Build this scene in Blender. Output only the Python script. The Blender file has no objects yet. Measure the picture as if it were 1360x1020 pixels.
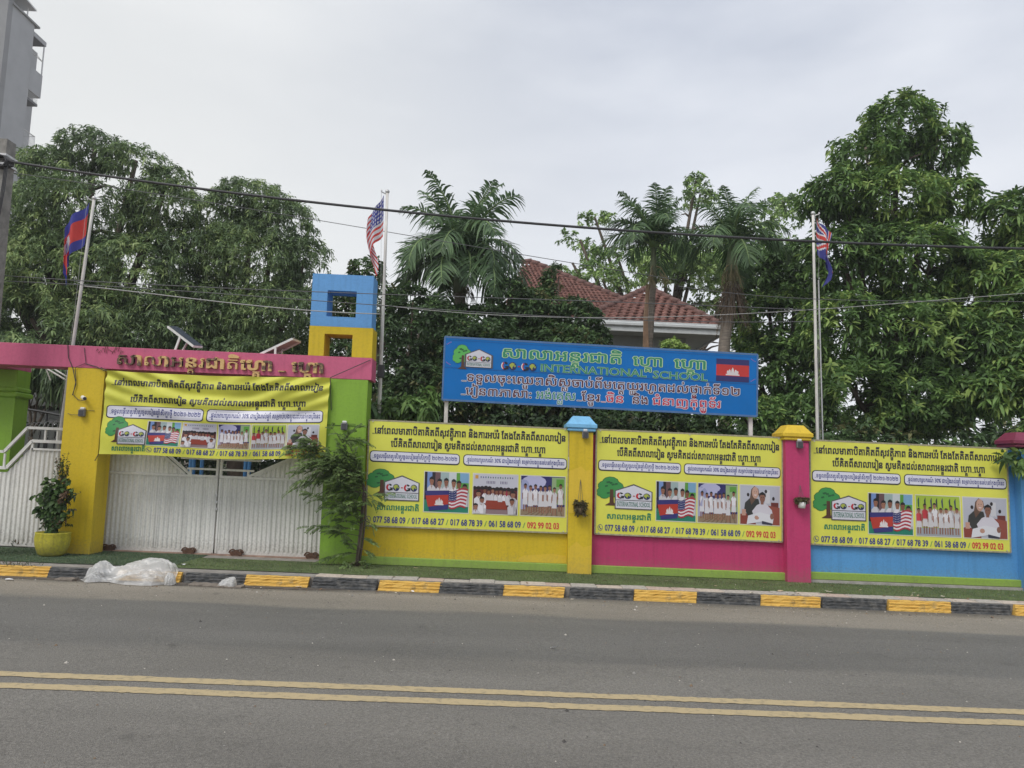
import bpy, math, random
import numpy as np
from mathutils import Vector, noise

random.seed(7); rng = np.random.default_rng(7)
scene = bpy.context.scene
COL = scene.collection

# ------------------------------------------------------------------ camera
PITCH, ROLL, YAW = math.radians(6.329), math.radians(1.446), math.radians(-0.809)
FOC, EYE, SLOPE = 1000.0, 1.6, 0.01587       # SLOPE: the street runs gently downhill to the right
def axes():
    f = np.array([-math.sin(YAW)*math.cos(PITCH), math.cos(YAW)*math.cos(PITCH), math.sin(PITCH)])
    r = np.array([math.cos(YAW), math.sin(YAW), 0.0]); u = np.cross(r, f)
    return r*math.cos(ROLL)+u*math.sin(ROLL), -r*math.sin(ROLL)+u*math.cos(ROLL), f
RX, UX, FX = axes()
cam = bpy.data.cameras.new('camera'); camo = bpy.data.objects.new('camera', cam); COL.objects.link(camo)
cam.sensor_width = 36; cam.lens = 36*FOC/1360; cam.clip_start = 0.05; cam.clip_end = 2000
from mathutils import Matrix
camo.matrix_world = Matrix(((RX[0], UX[0], -FX[0], 0), (RX[1], UX[1], -FX[1], 0), (RX[2], UX[2], -FX[2], EYE), (0, 0, 0, 1)))
scene.camera = camo

# ------------------------------------------------------------------ sky and sun (bright overcast)
world = bpy.data.worlds.new('World'); scene.world = world; world.use_nodes = True
SUN_EL, SUN_AZ = math.radians(52), math.radians(215)     # azimuth clockwise from +Y: behind the camera, to the left
nt = world.node_tree; nt.nodes.clear()
def nn(t, tree=nt): return tree.nodes.new(t)
out = nn('ShaderNodeOutputWorld'); bg = nn('ShaderNodeBackground'); bg.inputs['Strength'].default_value = 0.1
sky = nn('ShaderNodeTexSky'); sky.sky_type = 'NISHITA'; sky.sun_disc = False
sky.sun_elevation = SUN_EL; sky.sun_rotation = SUN_AZ; sky.air_density = 1.5; sky.dust_density = 3
tc = nn('ShaderNodeTexCoord'); sep = nn('ShaderNodeSeparateXYZ')
mp = nn('ShaderNodeMapping'); mp.inputs['Scale'].default_value = (1.0, 1.0, 3.2)
n1 = nn('ShaderNodeTexNoise'); n1.inputs['Scale'].default_value = 2.6; n1.inputs['Detail'].default_value = 5; n1.inputs['Roughness'].default_value = 0.5
cr = nn('ShaderNodeValToRGB')
cr.color_ramp.elements[0].position = 0.36; cr.color_ramp.elements[0].color = (4.7, 5.05, 5.85, 1)
cr.color_ramp.elements[1].position = 0.66; cr.color_ramp.elements[1].color = (6.7, 6.95, 7.5, 1)
hz = nn('ShaderNodeValToRGB')       # paler towards the horizon
hz.color_ramp.elements[0].position = 0.16; hz.color_ramp.elements[0].color = (1, 1, 1, 1)
hz.color_ramp.elements[1].position = 0.52; hz.color_ramp.elements[1].color = (0, 0, 0, 1)
mx = nn('ShaderNodeMixRGB'); mx.inputs['Color2'].default_value = (7.4, 7.6, 8.0, 1)
mh = nn('ShaderNodeMath'); mh.operation = 'MULTIPLY'; mh.inputs[1].default_value = 0.95
my = nn('ShaderNodeMixRGB'); my.inputs['Fac'].default_value = 0.92
lk = nt.links.new
lk(tc.outputs['Generated'], sep.inputs[0]); lk(tc.outputs['Generated'], mp.inputs[0]); lk(mp.outputs[0], n1.inputs['Vector'])
lk(n1.outputs['Fac'], cr.inputs[0]); lk(sep.outputs['Z'], hz.inputs[0]); lk(hz.outputs[0], mh.inputs[0])
lk(mh.outputs[0], mx.inputs['Fac']); lk(cr.outputs[0], mx.inputs['Color1'])
dv = nn('ShaderNodeVectorMath'); dv.operation = 'DOT_PRODUCT'; dv.inputs[1].default_value = (-.87, .48, .1); lk(tc.outputs['Generated'], dv.inputs[0])
wm = nn('ShaderNodeMapRange'); wm.interpolation_type = 'SMOOTHSTEP'; wm.inputs['From Min'].default_value = .25; wm.inputs['From Max'].default_value = .9; wm.inputs['To Max'].default_value = .75; lk(dv.outputs['Value'], wm.inputs['Value'])
mw = nn('ShaderNodeMixRGB'); mw.inputs['Color2'].default_value = (7.45, 7.45, 7.15, 1); lk(wm.outputs[0], mw.inputs['Fac']); lk(mx.outputs[0], mw.inputs['Color1'])
lk(sky.outputs[0], my.inputs['Color1']); lk(mw.outputs[0], my.inputs['Color2']); lk(my.outputs[0], bg.inputs['Color'])
lk(bg.outputs[0], out.inputs[0])
sl = bpy.data.lights.new('sun', 'SUN'); sl.energy = 1.5; sl.angle = math.radians(25); sl.color = (1.0, 0.965, 0.91)
so = bpy.data.objects.new('sun', sl); COL.objects.link(so); so.location = (-10, -10, 30)
sd = Vector((math.sin(SUN_AZ)*math.cos(SUN_EL), math.cos(SUN_AZ)*math.cos(SUN_EL), math.sin(SUN_EL)))
so.rotation_euler = sd.to_track_quat('Z', 'Y').to_euler()
scene.view_settings.view_transform = 'Standard'; scene.view_settings.look = 'None'
scene.view_settings.exposure = 0.36; scene.view_settings.gamma = 1; scene.view_settings.use_curve_mapping = False
scene.cycles.max_bounces = 8; scene.cycles.transparent_max_bounces = 12

# ------------------------------------------------------------------ site coordinates
# "site" coordinates are level with the street; S() adds the street's slope
def at(px, py, Y):
    d = FX + RX*(px-680)/FOC - UX*(py-510)/FOC; t = Y/d[1]; P = d*t
    return (float(P[0]), float(Y), float(EYE + P[2] + SLOPE*P[0]))
def gr(px, py, z=0.0):
    d = FX + RX*(px-680)/FOC - UX*(py-510)/FOC; t = (z-EYE)/(d[2]+SLOPE*d[0]); P = d*t
    return (float(P[0]), float(P[1]), z)
def S(p): return (p[0], p[1], p[2]-SLOPE*p[0])
def SA(a):
    a = np.array(a, dtype=float); a[:, 2] -= SLOPE*a[:, 0]; return a
VZ = 0.13      # height of the verge above the road

# ------------------------------------------------------------------ materials
MATS = {}
def mat(name, col, rough=0.7, var=0.12, scale=6.0, bump=0.0, bscale=60.0, col2=None, metal=0.0, thr=(0.35, 0.7), trans=0.0, spec=0.5, stretch=None, coat=0.0):
    if name in MATS: return MATS[name]
    m = bpy.data.materials.new(name); m.use_nodes = True; t = m.node_tree; b = t.nodes['Principled BSDF']
    tc = t.nodes.new('ShaderNodeTexCoord'); src = tc.outputs['Object']
    if stretch:
        mpn = t.nodes.new('ShaderNodeMapping'); mpn.inputs['Scale'].default_value = stretch; t.links.new(src, mpn.inputs[0]); src = mpn.outputs[0]
    if col2 is None: col2 = tuple(c*(1-var) for c in col); c1 = tuple(min(1, c*(1+var*0.6)) for c in col)
    else: c1 = col
    n = t.nodes.new('ShaderNodeTexNoise'); n.inputs['Scale'].default_value = scale; n.inputs['Detail'].default_value = 6; n.inputs['Roughness'].default_value = 0.6
    r = t.nodes.new('ShaderNodeValToRGB'); r.color_ramp.elements[0].position = thr[0]; r.color_ramp.elements[1].position = thr[1]
    r.color_ramp.elements[0].color = (*c1, 1); r.color_ramp.elements[1].color = (*col2, 1)
    t.links.new(src, n.inputs['Vector']); t.links.new(n.outputs['Fac'], r.inputs[0]); t.links.new(r.outputs[0], b.inputs['Base Color'])
    b.inputs['Roughness'].default_value = rough; b.inputs['Metallic'].default_value = metal
    b.inputs['Specular IOR Level'].default_value = spec; b.inputs['Coat Weight'].default_value = coat
    if bump:
        n2 = t.nodes.new('ShaderNodeTexNoise'); n2.inputs['Scale'].default_value = bscale; n2.inputs['Detail'].default_value = 4
        bp = t.nodes.new('ShaderNodeBump'); bp.inputs['Strength'].default_value = bump; bp.inputs['Distance'].default_value = 0.01
        t.links.new(tc.outputs['Object'], n2.inputs['Vector']); t.links.new(n2.outputs['Fac'], bp.inputs['Height']); t.links.new(bp.outputs[0], b.inputs['Normal'])
    if trans:
        o = t.nodes['Material Output']; tr = t.nodes.new('ShaderNodeBsdfTranslucent'); ms = t.nodes.new('ShaderNodeMixShader'); ms.inputs[0].default_value = trans
        t.links.new(r.outputs[0], tr.inputs['Color']); t.links.new(b.outputs[0], ms.inputs[1]); t.links.new(tr.outputs[0], ms.inputs[2]); t.links.new(ms.outputs[0], o.inputs['Surface'])
    MATS[name] = m; return m
def paint(name, col, dirt=0.5):
    """painted render: large soft patches, fine grime, streaks running down, dirt near the foot of the wall"""
    if name in MATS: return MATS[name]
    m = bpy.data.materials.new(name); m.use_nodes = True; t = m.node_tree; b = t.nodes['Principled BSDF']; L = t.links.new
    g = t.nodes.new('ShaderNodeNewGeometry'); mp1 = t.nodes.new('ShaderNodeMapping'); mp1.inputs['Scale'].default_value = (14, 14, 0.7)
    na = t.nodes.new('ShaderNodeTexNoise'); na.inputs['Scale'].default_value = 1.1; na.inputs['Detail'].default_value = 6
    nb = t.nodes.new('ShaderNodeTexNoise'); nb.inputs['Scale'].default_value = 1.0; nb.inputs['Detail'].default_value = 5
    nc = t.nodes.new('ShaderNodeTexNoise'); nc.inputs['Scale'].default_value = 35; nc.inputs['Detail'].default_value = 6
    L(g.outputs['Position'], na.inputs['Vector']); L(g.outputs['Position'], mp1.inputs[0]); L(mp1.outputs[0], nb.inputs['Vector']); L(g.outputs['Position'], nc.inputs['Vector'])
    def ramp(src, a, bb, c0, c1):
        r = t.nodes.new('ShaderNodeValToRGB'); r.color_ramp.elements[0].position = a; r.color_ramp.elements[1].position = bb
        r.color_ramp.elements[0].color = (c0, c0, c0, 1); r.color_ramp.elements[1].color = (c1, c1, c1, 1); L(src, r.inputs[0]); return r.outputs[0]
    def mul(a, c):
        x = t.nodes.new('ShaderNodeMixRGB'); x.blend_type = 'MULTIPLY'; x.inputs[0].default_value = 1; x.inputs[2].default_value = (1, 1, 1, 1)
        if isinstance(a, tuple): x.inputs[1].default_value = (*a, 1)
        else: L(a, x.inputs[1])
        L(c, x.inputs[2]); return x.outputs[0]
    c = mul(tuple(col), ramp(na.outputs['Fac'], 0.35, 0.65, 1.0, 1-0.16*dirt))
    c = mul(c, ramp(nb.outputs['Fac'], 0.5, 0.75, 1.0, 1-0.3*dirt))
    c = mul(c, ramp(nc.outputs['Fac'], 0.45, 0.8, 1.0, 1-0.25*dirt))
    sx = t.nodes.new('ShaderNodeSeparateXYZ'); L(g.outputs['Position'], sx.inputs[0]); m1 = t.nodes.new('ShaderNodeMath'); m1.operation = 'MULTIPLY_ADD'; m1.inputs[1].default_value = SLOPE; L(sx.outputs['X'], m1.inputs[0]); L(sx.outputs['Z'], m1.inputs[2])
    m2 = t.nodes.new('ShaderNodeMath'); m2.operation = 'MULTIPLY_ADD'; m2.inputs[1].default_value = -.45; L(nc.outputs['Fac'], m2.inputs[0]); L(m1.outputs[0], m2.inputs[2])
    mr = t.nodes.new('ShaderNodeMapRange'); mr.inputs['From Min'].default_value = -.10; mr.inputs['From Max'].default_value = .16; mr.inputs['To Min'].default_value = .42*min(1, dirt*1.6); mr.inputs['To Max'].default_value = 0; L(m2.outputs[0], mr.inputs['Value'])
    mm = t.nodes.new('ShaderNodeMixRGB'); mm.inputs[2].default_value = (.20, .165, .12, 1); L(mr.outputs[0], mm.inputs[0]); L(c, mm.inputs[1]); c = mm.outputs[0]
    L(c, b.inputs['Base Color']); b.inputs['Roughness'].default_value = .62
    bp = t.nodes.new('ShaderNodeBump'); bp.inputs['Strength'].default_value = 0.25; bp.inputs['Distance'].default_value = 0.006
    L(nc.outputs['Fac'], bp.inputs['Height']); L(bp.outputs[0], b.inputs['Normal'])
    MATS[name] = m; return m

YEL = paint('yellow_paint', (0.64, 0.46, 0.010)); PINK = paint('pink_paint', (0.50, 0.035, 0.14)); BLUE = paint('sky_blue_paint', (0.09, 0.31, 0.62))
GREEN = paint('lime_green_paint', (0.22, 0.40, 0.03)); TBLUE = paint('tower_blue_paint', (0.12, 0.34, 0.68)); MAROON = paint('maroon_paint', (0.22, 0.03, 0.07))
CAPY = paint('cap_yellow_paint', (0.72, 0.50, 0.03)); CAPB = paint('cap_blue_paint', (0.20, 0.50, 0.78)); BEAM = paint('beam_pink_paint', (0.56, 0.11, 0.21))
YEL2 = paint('fresh_yellow_paint', (0.68, 0.47, 0.03), 0.3)
GATE = paint('gate_white_paint', (0.78, 0.77, 0.73), .8)
FRAME = paint('gate_frame_paint', (0.76, 0.75, 0.72), 0.5)
STEEL = mat('galvanised_steel', (0.55, 0.55, 0.54), 0.4, 0.2, 20, metal=0.5)
WPOLE = mat('white_pole_paint', (0.62, 0.60, 0.56), 0.5, 0.35, 9, stretch=(1, 1, .2))
CONC = mat('concrete', (0.36, 0.34, 0.31), 0.9, 0.25, 8, 0.5, 50)
DARK = mat('dark_plastic', (0.05, 0.05, 0.055), 0.5); GREYB = mat('grey_plastic', (0.16, 0.16, 0.17), 0.5)
WHITE = mat('white_plastic', (0.75, 0.75, 0.73), 0.4, 0.08)
CABLE = mat('cable_rubber', (0.035, 0.035, 0.037), 0.55); WIRE = mat('thin_wire_grey', (0.10, 0.10, 0.105), 0.5); WIREL = mat('pale_wire_grey', (0.35, 0.35, 0.34), 0.5)
RUST = mat('rusty_iron', (0.10, 0.05, 0.03), 0.85, 0.4, 30)
BARK = mat('bark_brown', (0.11, 0.085, 0.065), 0.9, 0.45, 9, 0.8, 30, stretch=(1, 1, .3))
PBARK = mat('palm_bark', (0.20, 0.17, 0.14), 0.9, 0.4, 12, 0.8, 30, stretch=(.6, .6, 3))
def flat(name, c, rough=0.45): return mat('print_'+name, c, rough, 0.05, 12)
K_BLK = flat('black', (0.02, 0.02, 0.035)); K_WHT = flat('white', (0.78, 0.78, 0.80)); K_RED = flat('red', (0.60, 0.03, 0.05)); K_GRN = flat('green', (0.03, 0.33, 0.10))
K_NAVY = flat('navy', (0.03, 0.04, 0.22)); K_YEL = mat('banner_yellow', (0.67, 0.67, 0.085), 0.45, 0.07, 2.5); K_BLUE = mat('sign_blue', (0.002, 0.145, 0.46), 0.6, 0.10, 1.5, spec=.25)
K_YELC = mat('cloth_yellow', (0.70, 0.70, 0.085), 0.6, 0.08, 3, trans=0.15)

# ------------------------------------------------------------------ mesh builders (site coordinates in, sheared mesh out)
class MB:
    def __init__(s): s.v = []; s.f = []; s.m = []; s.k = 0
    def add(s, vs, fs, mi=0):
        o = len(s.v); s.v.extend([tuple(map(float, p)) for p in vs]); s.f.extend([tuple(o+i for i in f) for f in fs]); s.m.extend([mi]*len(fs)); return s
    def box(s, x0, x1, y0, y1, z0, z1, mi=0, bev=0.0):
        if bev <= 0:
            vs = [(x0,y0,z0),(x1,y0,z0),(x1,y1,z0),(x0,y1,z0),(x0,y0,z1),(x1,y0,z1),(x1,y1,z1),(x0,y1,z1)]
            return s.add(vs, [(0,3,2,1),(4,5,6,7),(0,1,5,4),(1,2,6,5),(2,3,7,6),(3,0,4,7)], mi)
        b = bev; vs = []     # chamfered vertical and top/bottom edges
        for z, i in ((z0, b), (z0+b, 0), (z1-b, 0), (z1, b)):
            X0, X1, Y0, Y1 = x0+i, x1-i, y0+i, y1-i
            vs += [(X0+b,Y0,z),(X1-b,Y0,z),(X1,Y0+b,z),(X1,Y1-b,z),(X1-b,Y1,z),(X0+b,Y1,z),(X0,Y1-b,z),(X0,Y0+b,z)]
        fs = [tuple(range(7,-1,-1)), tuple(range(24,32))]
        for k in range(3):
            for j in range(8): a = k*8+j; c = k*8+(j+1)%8; fs.append((a, c, c+8, a+8))
        return s.add(vs, fs, mi)
    def hexa(s, pts, mi=0):   # 8 points: bottom 4 ccw, top 4 ccw
        return s.add(pts, [(0,3,2,1),(4,5,6,7),(0,1,5,4),(1,2,6,5),(2,3,7,6),(3,0,4,7)], mi)
    def bar(s, a, b, w, h=None, mi=0, up=(0, 0, 1)):
        h = h or w; a = Vector(a); b = Vector(b); d = (b-a).normalized(); u = Vector(up)
        if abs(d.dot(u)) > 0.95: u = Vector((0, 1, 0))
        r = d.cross(u).normalized(); u = r.cross(d).normalized(); pts = []
        for p in (a, b):
            for sr, su in ((-1,-1),(1,-1),(1,1),(-1,1)): pts.append(p + r*sr*w/2 + u*su*h/2)
        return s.add(pts, [(0,1,2,3),(7,6,5,4),(0,4,5,1),(1,5,6,2),(2,6,7,3),(3,7,4,0)], mi)
    def tube(s, pts, rad, n=8, mi=0, caps=True):
        pts = [Vector(p) for p in pts]; R = rad if hasattr(rad, '__len__') else [rad]*len(pts); o = len(s.v); prev = None; vs = []
        for i, p in enumerate(pts):
            d = (pts[min(i+1, len(pts)-1)] - pts[max(i-1, 0)]).normalized()
            if prev is None:
                u = Vector((0, 0, 1)) if abs(d.z) < 0.9 else Vector((1, 0, 0)); r = d.cross(u).normalized()
            else: r = (prev - d*prev.dot(d)).normalized()
            prev = r; u = d.cross(r)
            for k in range(n):
                a = 2*math.pi*k/n; vs.append(p + (r*math.cos(a)+u*math.sin(a))*R[i])
        fs = []
        for i in range(len(pts)-1):
            for k in range(n): a = i*n+k; b = i*n+(k+1)%n; fs.append((a, b, b+n, a+n))
        if caps: fs.append(tuple(range(n-1, -1, -1))); fs.append(tuple(range((len(pts)-1)*n, len(pts)*n)))
        s.k += 1; return s.add(vs, fs, mi)
    def lathe(s, c, prof, n=20, mi=0):
        vs = []
        for (r, z) in prof:
            for k in range(n): a = 2*math.pi*k/n; vs.append((c[0]+r*math.cos(a), c[1]+r*math.sin(a), c[2]+z))
        fs = []
        for i in range(len(prof)-1):
            for k in range(n): a = i*n+k; b = i*n+(k+1)%n; fs.append((a, b, b+n, a+n))
        return s.add(vs, fs, mi)
    def grid(s, fn, nu, nv, mi=0, mf=None):
        vs = [fn(i/nu, j/nv) for j in range(nv+1) for i in range(nu+1)]; o = len(s.v)
        for j in range(nv):
            for i in range(nu):
                a = j*(nu+1)+i; s.f.append((o+a, o+a+1, o+a+nu+2, o+a+nu+1)); s.m.append(mf((i+.5)/nu, (j+.5)/nv) if mf else mi)
        s.v.extend([tuple(map(float, p)) for p in vs]); return s
    def build(s, name, mats, root=None, smooth=False, loc=None, sheared=True):
        me = bpy.data.meshes.new(name); base = np.array(SITE.get(root, (0, 0, 0)) if root is not None else (loc or (0, 0, 0)), dtype=float)
        v = np.array(s.v)-base; v = SA(v) if sheared else v
        me.from_pydata(v.tolist(), [], s.f)
        for m in (mats if isinstance(mats, (list, tuple)) else [mats]): me.materials.append(m)
        me.polygons.foreach_set('material_index', s.m)
        if smooth: me.polygons.foreach_set('use_smooth', [True]*len(s.f))
        me.update(); return link(name, me, root, loc)
SITE = {}
def link(name, me, root=None, loc=None):
    o = bpy.data.objects.new(name, me); COL.objects.link(o)
    if root is not None: o.parent = root; SITE[o] = SITE.get(root, (0, 0, 0))
    else: o.location = S(loc or (0, 0, 0)); SITE[o] = loc or (0, 0, 0)
    return o
def thing(name, label, cat, loc, group=None):
    o = bpy.data.objects.new(name, None); COL.objects.link(o); o.location = S(loc); SITE[o] = tuple(loc); o.empty_display_size = .2
    o['label'] = label; o['category'] = cat
    if group: o['group'] = group
    return o
def tag(o, label=None, cat=None, group=None, kind=None):
    for k, v in (('label', label), ('category', cat), ('group', group), ('kind', kind)):
        if v: o[k] = v
    return o
def copy_tree(o, loc, label):
    c = o.copy(); COL.objects.link(c); c.location = S(loc); SITE[c] = tuple(loc); c['label'] = label
    for ch in o.children:
        d = ch.copy(); COL.objects.link(d); d.parent = c
        for g in ch.children:
            e = g.copy(); COL.objects.link(e); e.parent = d
    return c
def smooth(a, b, x):
    t = max(0, min(1, (x-a)/(b-a))); return t*t*(3-2*t)

# ------------------------------------------------------------------ leaves
class Leaves:
    """many leaves in one mesh; every leaf is a folded, drooping blade"""
    def __init__(s): s.V = []; s.M = []; s.kind = None
    def add(s, B, D, L, W, droop, mi, roll=None):
        B = np.asarray(B, float); n = len(B)
        if n == 0: return
        D = D/np.linalg.norm(D, axis=1, keepdims=True); up = np.tile([0., 0., 1.], (n, 1))
        side = np.cross(D, up); side /= np.linalg.norm(side, axis=1, keepdims=True)+1e-6
        nrm = np.cross(side, D); a = (rng.normal(0, .55, n) if roll is None else roll)[:, None]
        side = side*np.cos(a)+nrm*np.sin(a)
        L = np.broadcast_to(L, (n,))[:, None]; W = np.broadcast_to(W, (n,))[:, None]; dr = np.broadcast_to(droop, (n,))[:, None]
        def P(t): return B + D*L*t - up*dr*L*t*t
        nn_ = np.cross(side, D); fold = -0.25*W*nn_
        q = [P(0), P(.34)-side*W*.5-fold, P(.34)+side*W*.5-fold, P(.72)-side*W*.38-fold*.7, P(.72)+side*W*.38-fold*.7, P(1.0), P(.5)]
        s.V.append(np.stack([q[0], q[1], q[2], q[3], q[4], q[5]], axis=1)); s.M.append(np.broadcast_to(mi, (n,)).astype(np.int32))
    def build(s, name, mats, root, kind='stuff'):
        V = np.concatenate(s.V); M = np.concatenate(s.M); n = len(V)
        v = V.reshape(-1, 3)-np.array(SITE[root]); v = SA(v)
        me = bpy.data.meshes.new(name); me.vertices.add(len(v)); me.vertices.foreach_set('co', v.astype(np.float32).ravel())
        pat = np.array([0, 1, 2, 1, 3, 4, 2, 3, 5, 4]); loops = (np.arange(n)[:, None]*6+pat[None, :]).ravel()
        tot = np.tile([3, 4, 3], n); start = np.concatenate([[0], np.cumsum(tot)[:-1]])
        me.loops.add(len(loops)); me.loops.foreach_set('vertex_index', loops.astype(np.int32))
        me.polygons.add(len(tot)); me.polygons.foreach_set('loop_start', start.astype(np.int32)); me.polygons.foreach_set('loop_total', tot.astype(np.int32))
        for m in mats: me.materials.append(m)
        me.polygons.foreach_set('material_index', np.repeat(M, 3).astype(np.int32)); me.polygons.foreach_set('use_smooth', np.ones(len(tot), bool))
        me.update(calc_edges=True); o = link(name, me, root)
        if kind: o['kind'] = kind
        return o
def leafmat(name, c, trans=0.32, rough=0.5): return mat('leaf_'+name, c, rough, 0.28, 3.0, trans=trans, spec=0.3)
MANGO = [leafmat('mango_dark', (0.083, 0.147, 0.052)), leafmat('mango_mid', (0.122, 0.216, 0.066)), leafmat('mango_light', (0.199, 0.329, 0.094)), leafmat('mango_yellowish', (0.307, 0.423, 0.116))]
OLIVE = [leafmat('olive_dark', (0.111, 0.164, 0.083)), leafmat('olive_mid', (0.163, 0.236, 0.106)), leafmat('olive_light', (0.246, 0.346, 0.141)), leafmat('olive_pale', (0.360, 0.456, 0.189))]
BUSH = [leafmat('bush_dark', (0.064, 0.106, 0.047)), leafmat('bush_mid', (0.095, 0.164, 0.064)), leafmat('bush_light', (0.157, 0.253, 0.084)), leafmat('bush_brownish', (0.188, 0.188, 0.084))]
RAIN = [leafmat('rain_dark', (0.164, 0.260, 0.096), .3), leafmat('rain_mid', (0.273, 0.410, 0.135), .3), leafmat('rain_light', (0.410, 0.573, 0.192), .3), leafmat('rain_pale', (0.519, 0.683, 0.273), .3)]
PALM = [leafmat('palm_dark', (0.085, 0.145, 0.068)), leafmat('palm_mid', (0.133, 0.217, 0.097)), leafmat('palm_light', (0.290, 0.411, 0.169))]

def rand_dirs(n):
    d = rng.normal(size=(n, 3)); return d/np.linalg.norm(d, axis=1, keepdims=True)
def rosette_pts(lobes, n, seed, gap=0.0, shell=0.62):
    """points spread in the outer shell of the lobes, with outward directions"""
    vol = np.array([l[1][0]*l[1][1]*l[1][2] for l in lobes])**(0.75); cnt = (n*vol/vol.sum()).astype(int)
    P = []; A = []
    for (c, r), k in zip(lobes, cnt):
        d = rand_dirs(k*2); keep = (d[:, 1] < .25) | (rng.random(k*2) < .45); d = d[keep][:k]
        rr = shell+(1.03-shell)*rng.random(len(d))**.6
        # bumpy outline
        bump = np.array([noise.noise(Vector(x*2.2)+Vector((seed*3.1, c[0], c[2]))) for x in d]); rr = rr*(1+.28*bump)
        p = np.array(c)+d*rr[:, None]*np.array(r); P.append(p); A.append(d/np.array(r))
    P = np.concatenate(P); A = np.concatenate(A); A /= np.linalg.norm(A, axis=1, keepdims=True)
    if gap > -1:
        g = np.array([noise.noise(Vector(p)*0.85+Vector((seed*7.7, 0, 0)))+.35*noise.noise(Vector(p)*2.3) for p in P]); k = g > gap; P = P[k]; A = A[k]
    return P, A
def rosettes(lv, P, A, nl, L, W, droop, spread=(55, 100), seed=0, tip=.5, mats=(.30, .42, .22, .06)):
    n = len(P)
    A = A+np.array([0, 0, .55]); A += rng.normal(0, .35, A.shape); A /= np.linalg.norm(A, axis=1, keepdims=True)
    T = np.cross(A, np.array([.3, .2, 1.0])); T /= np.linalg.norm(T, axis=1, keepdims=True); U = np.cross(A, T)
    cl = np.array([noise.noise(Vector(p)*.7+Vector((seed, 9, 3))) for p in P]); r = rng.random(n)+cl*.55
    cs = np.cumsum(mats); mi = np.searchsorted(cs, np.clip(r, 0, .999)); sc = rng.uniform(.75, 1.2, n)
    for k in range(nl):
        ph = 2*math.pi*k/nl*1.0+rng.uniform(-.4, .4, n)+k*.7; th = np.radians(rng.uniform(*spread, n))
        D = A*np.cos(th)[:, None]+(T*np.cos(ph)[:, None]+U*np.sin(ph)[:, None])*np.sin(th)[:, None]
        B = P+A*rng.uniform(-.10, .06, n)[:, None]*L/.2
        m = np.clip(mi+(rng.random(n) < .12)-(rng.random(n) < .15), 0, 3)
        lv.add(B, D, L*sc*rng.uniform(.75, 1.15, n), W*sc, droop*rng.uniform(.5, 1.6, n), m)
def lobe(px, py, Y, rx, rz=None, ry=None):
    rz = rz or rx; ry = ry or rx; return (at(px, py, Y), (rx, ry, rz))
def tree(name, label, base, lobes, n, nl, L, W, droop, mats, seed, gap=-.25, trunk_r=.16, group=None, cat='tree', fork=.45, spread=(55, 100), shell=.62, mw=(.30, .42, .22, .06), clusters=0, bark=BARK, trunks=1):
    t = thing(name, label, cat, base, group)
    P, A = rosette_pts(lobes, int(n*1.5), seed, gap-.12, shell); lv = Leaves(); rosettes(lv, P, A, nl, L, W, droop, spread, seed, mats=mw)
    zt = max(l[0][2] for l in lobes); zc = base[2]+(zt-base[2])*fork*.6; m = MB(); top = (base[0]+random.uniform(-.2, .2), base[1], zc)
    pts = [(base[0]+(top[0]-base[0])*k/5+random.uniform(-.05, .05)*(k > 0), base[1]+random.uniform(-.04, .04)*(k > 0), base[2]-.05+(zc-base[2])*k/5) for k in range(6)]
    m.tube(pts, [trunk_r*(1.25-.09*k) for k in range(6)], 10); m.build('trunk', bark, t, True)
    b = MB()
    for (c, r) in lobes:
        a = Vector(pts[-1]); e = Vector(c)+Vector((0, 0, r[2]*.3)); mid = a.lerp(e, .5)+Vector((random.uniform(-.2, .2), random.uniform(-.1, .1), -.15*r[2]))
        q = [a*(1-s_)**2+mid*2*s_*(1-s_)+e*s_*s_ for s_ in [k/6 for k in range(7)]]; b.tube(q, [trunk_r*.6*(1-.12*k) for k in range(7)], 6)
        for j in range(7):
            p0 = q[2+j % 4]; d = Vector(rand_dirs(1)[0]); d.z = abs(d.z); e2 = p0+Vector((d.x*r[0], d.y*r[1], d.z*r[2]))*.75
            b.tube([p0, p0.lerp(e2, .5)+Vector((0, 0, .08)), e2], [trunk_r*.22, trunk_r*.14, trunk_r*.06], 5)
    b.build('limbs', bark, t, True)
    lv.build('crown', mats, t)
    if clusters:       # the nearest sprays of leaves, each one a part
        idx = np.argsort(P[:, 1]+rng.uniform(-.3, .3, len(P)))[:clusters]; proto = []
        for v in range(5):
            l2 = Leaves(); SITE[t] = (0, 0, 0); rosettes(l2, np.zeros((1, 3)), np.array([[0, -.9, .1]]), nl+2, L*1.1, W*1.1, droop, spread, v, mats=(.05, .35, .42, .18))
            o = l2.build('leaf_cluster', mats, t, None); proto.append(o.data); SITE[t] = tuple(base); bpy.data.objects.remove(o)
        for k, i in enumerate(idx):
            p = P[i]+A[i]*.1-np.array([0, .12, 0]); o = bpy.data.objects.new('leaf_cluster', proto[k % 5]); COL.objects.link(o); o.parent = t
            o.location = SA([p-np.array(base)])[0]; o.rotation_euler = (random.uniform(-.3, .3), random.uniform(-.6, .6), random.uniform(-.5, .5))
    return t

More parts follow.
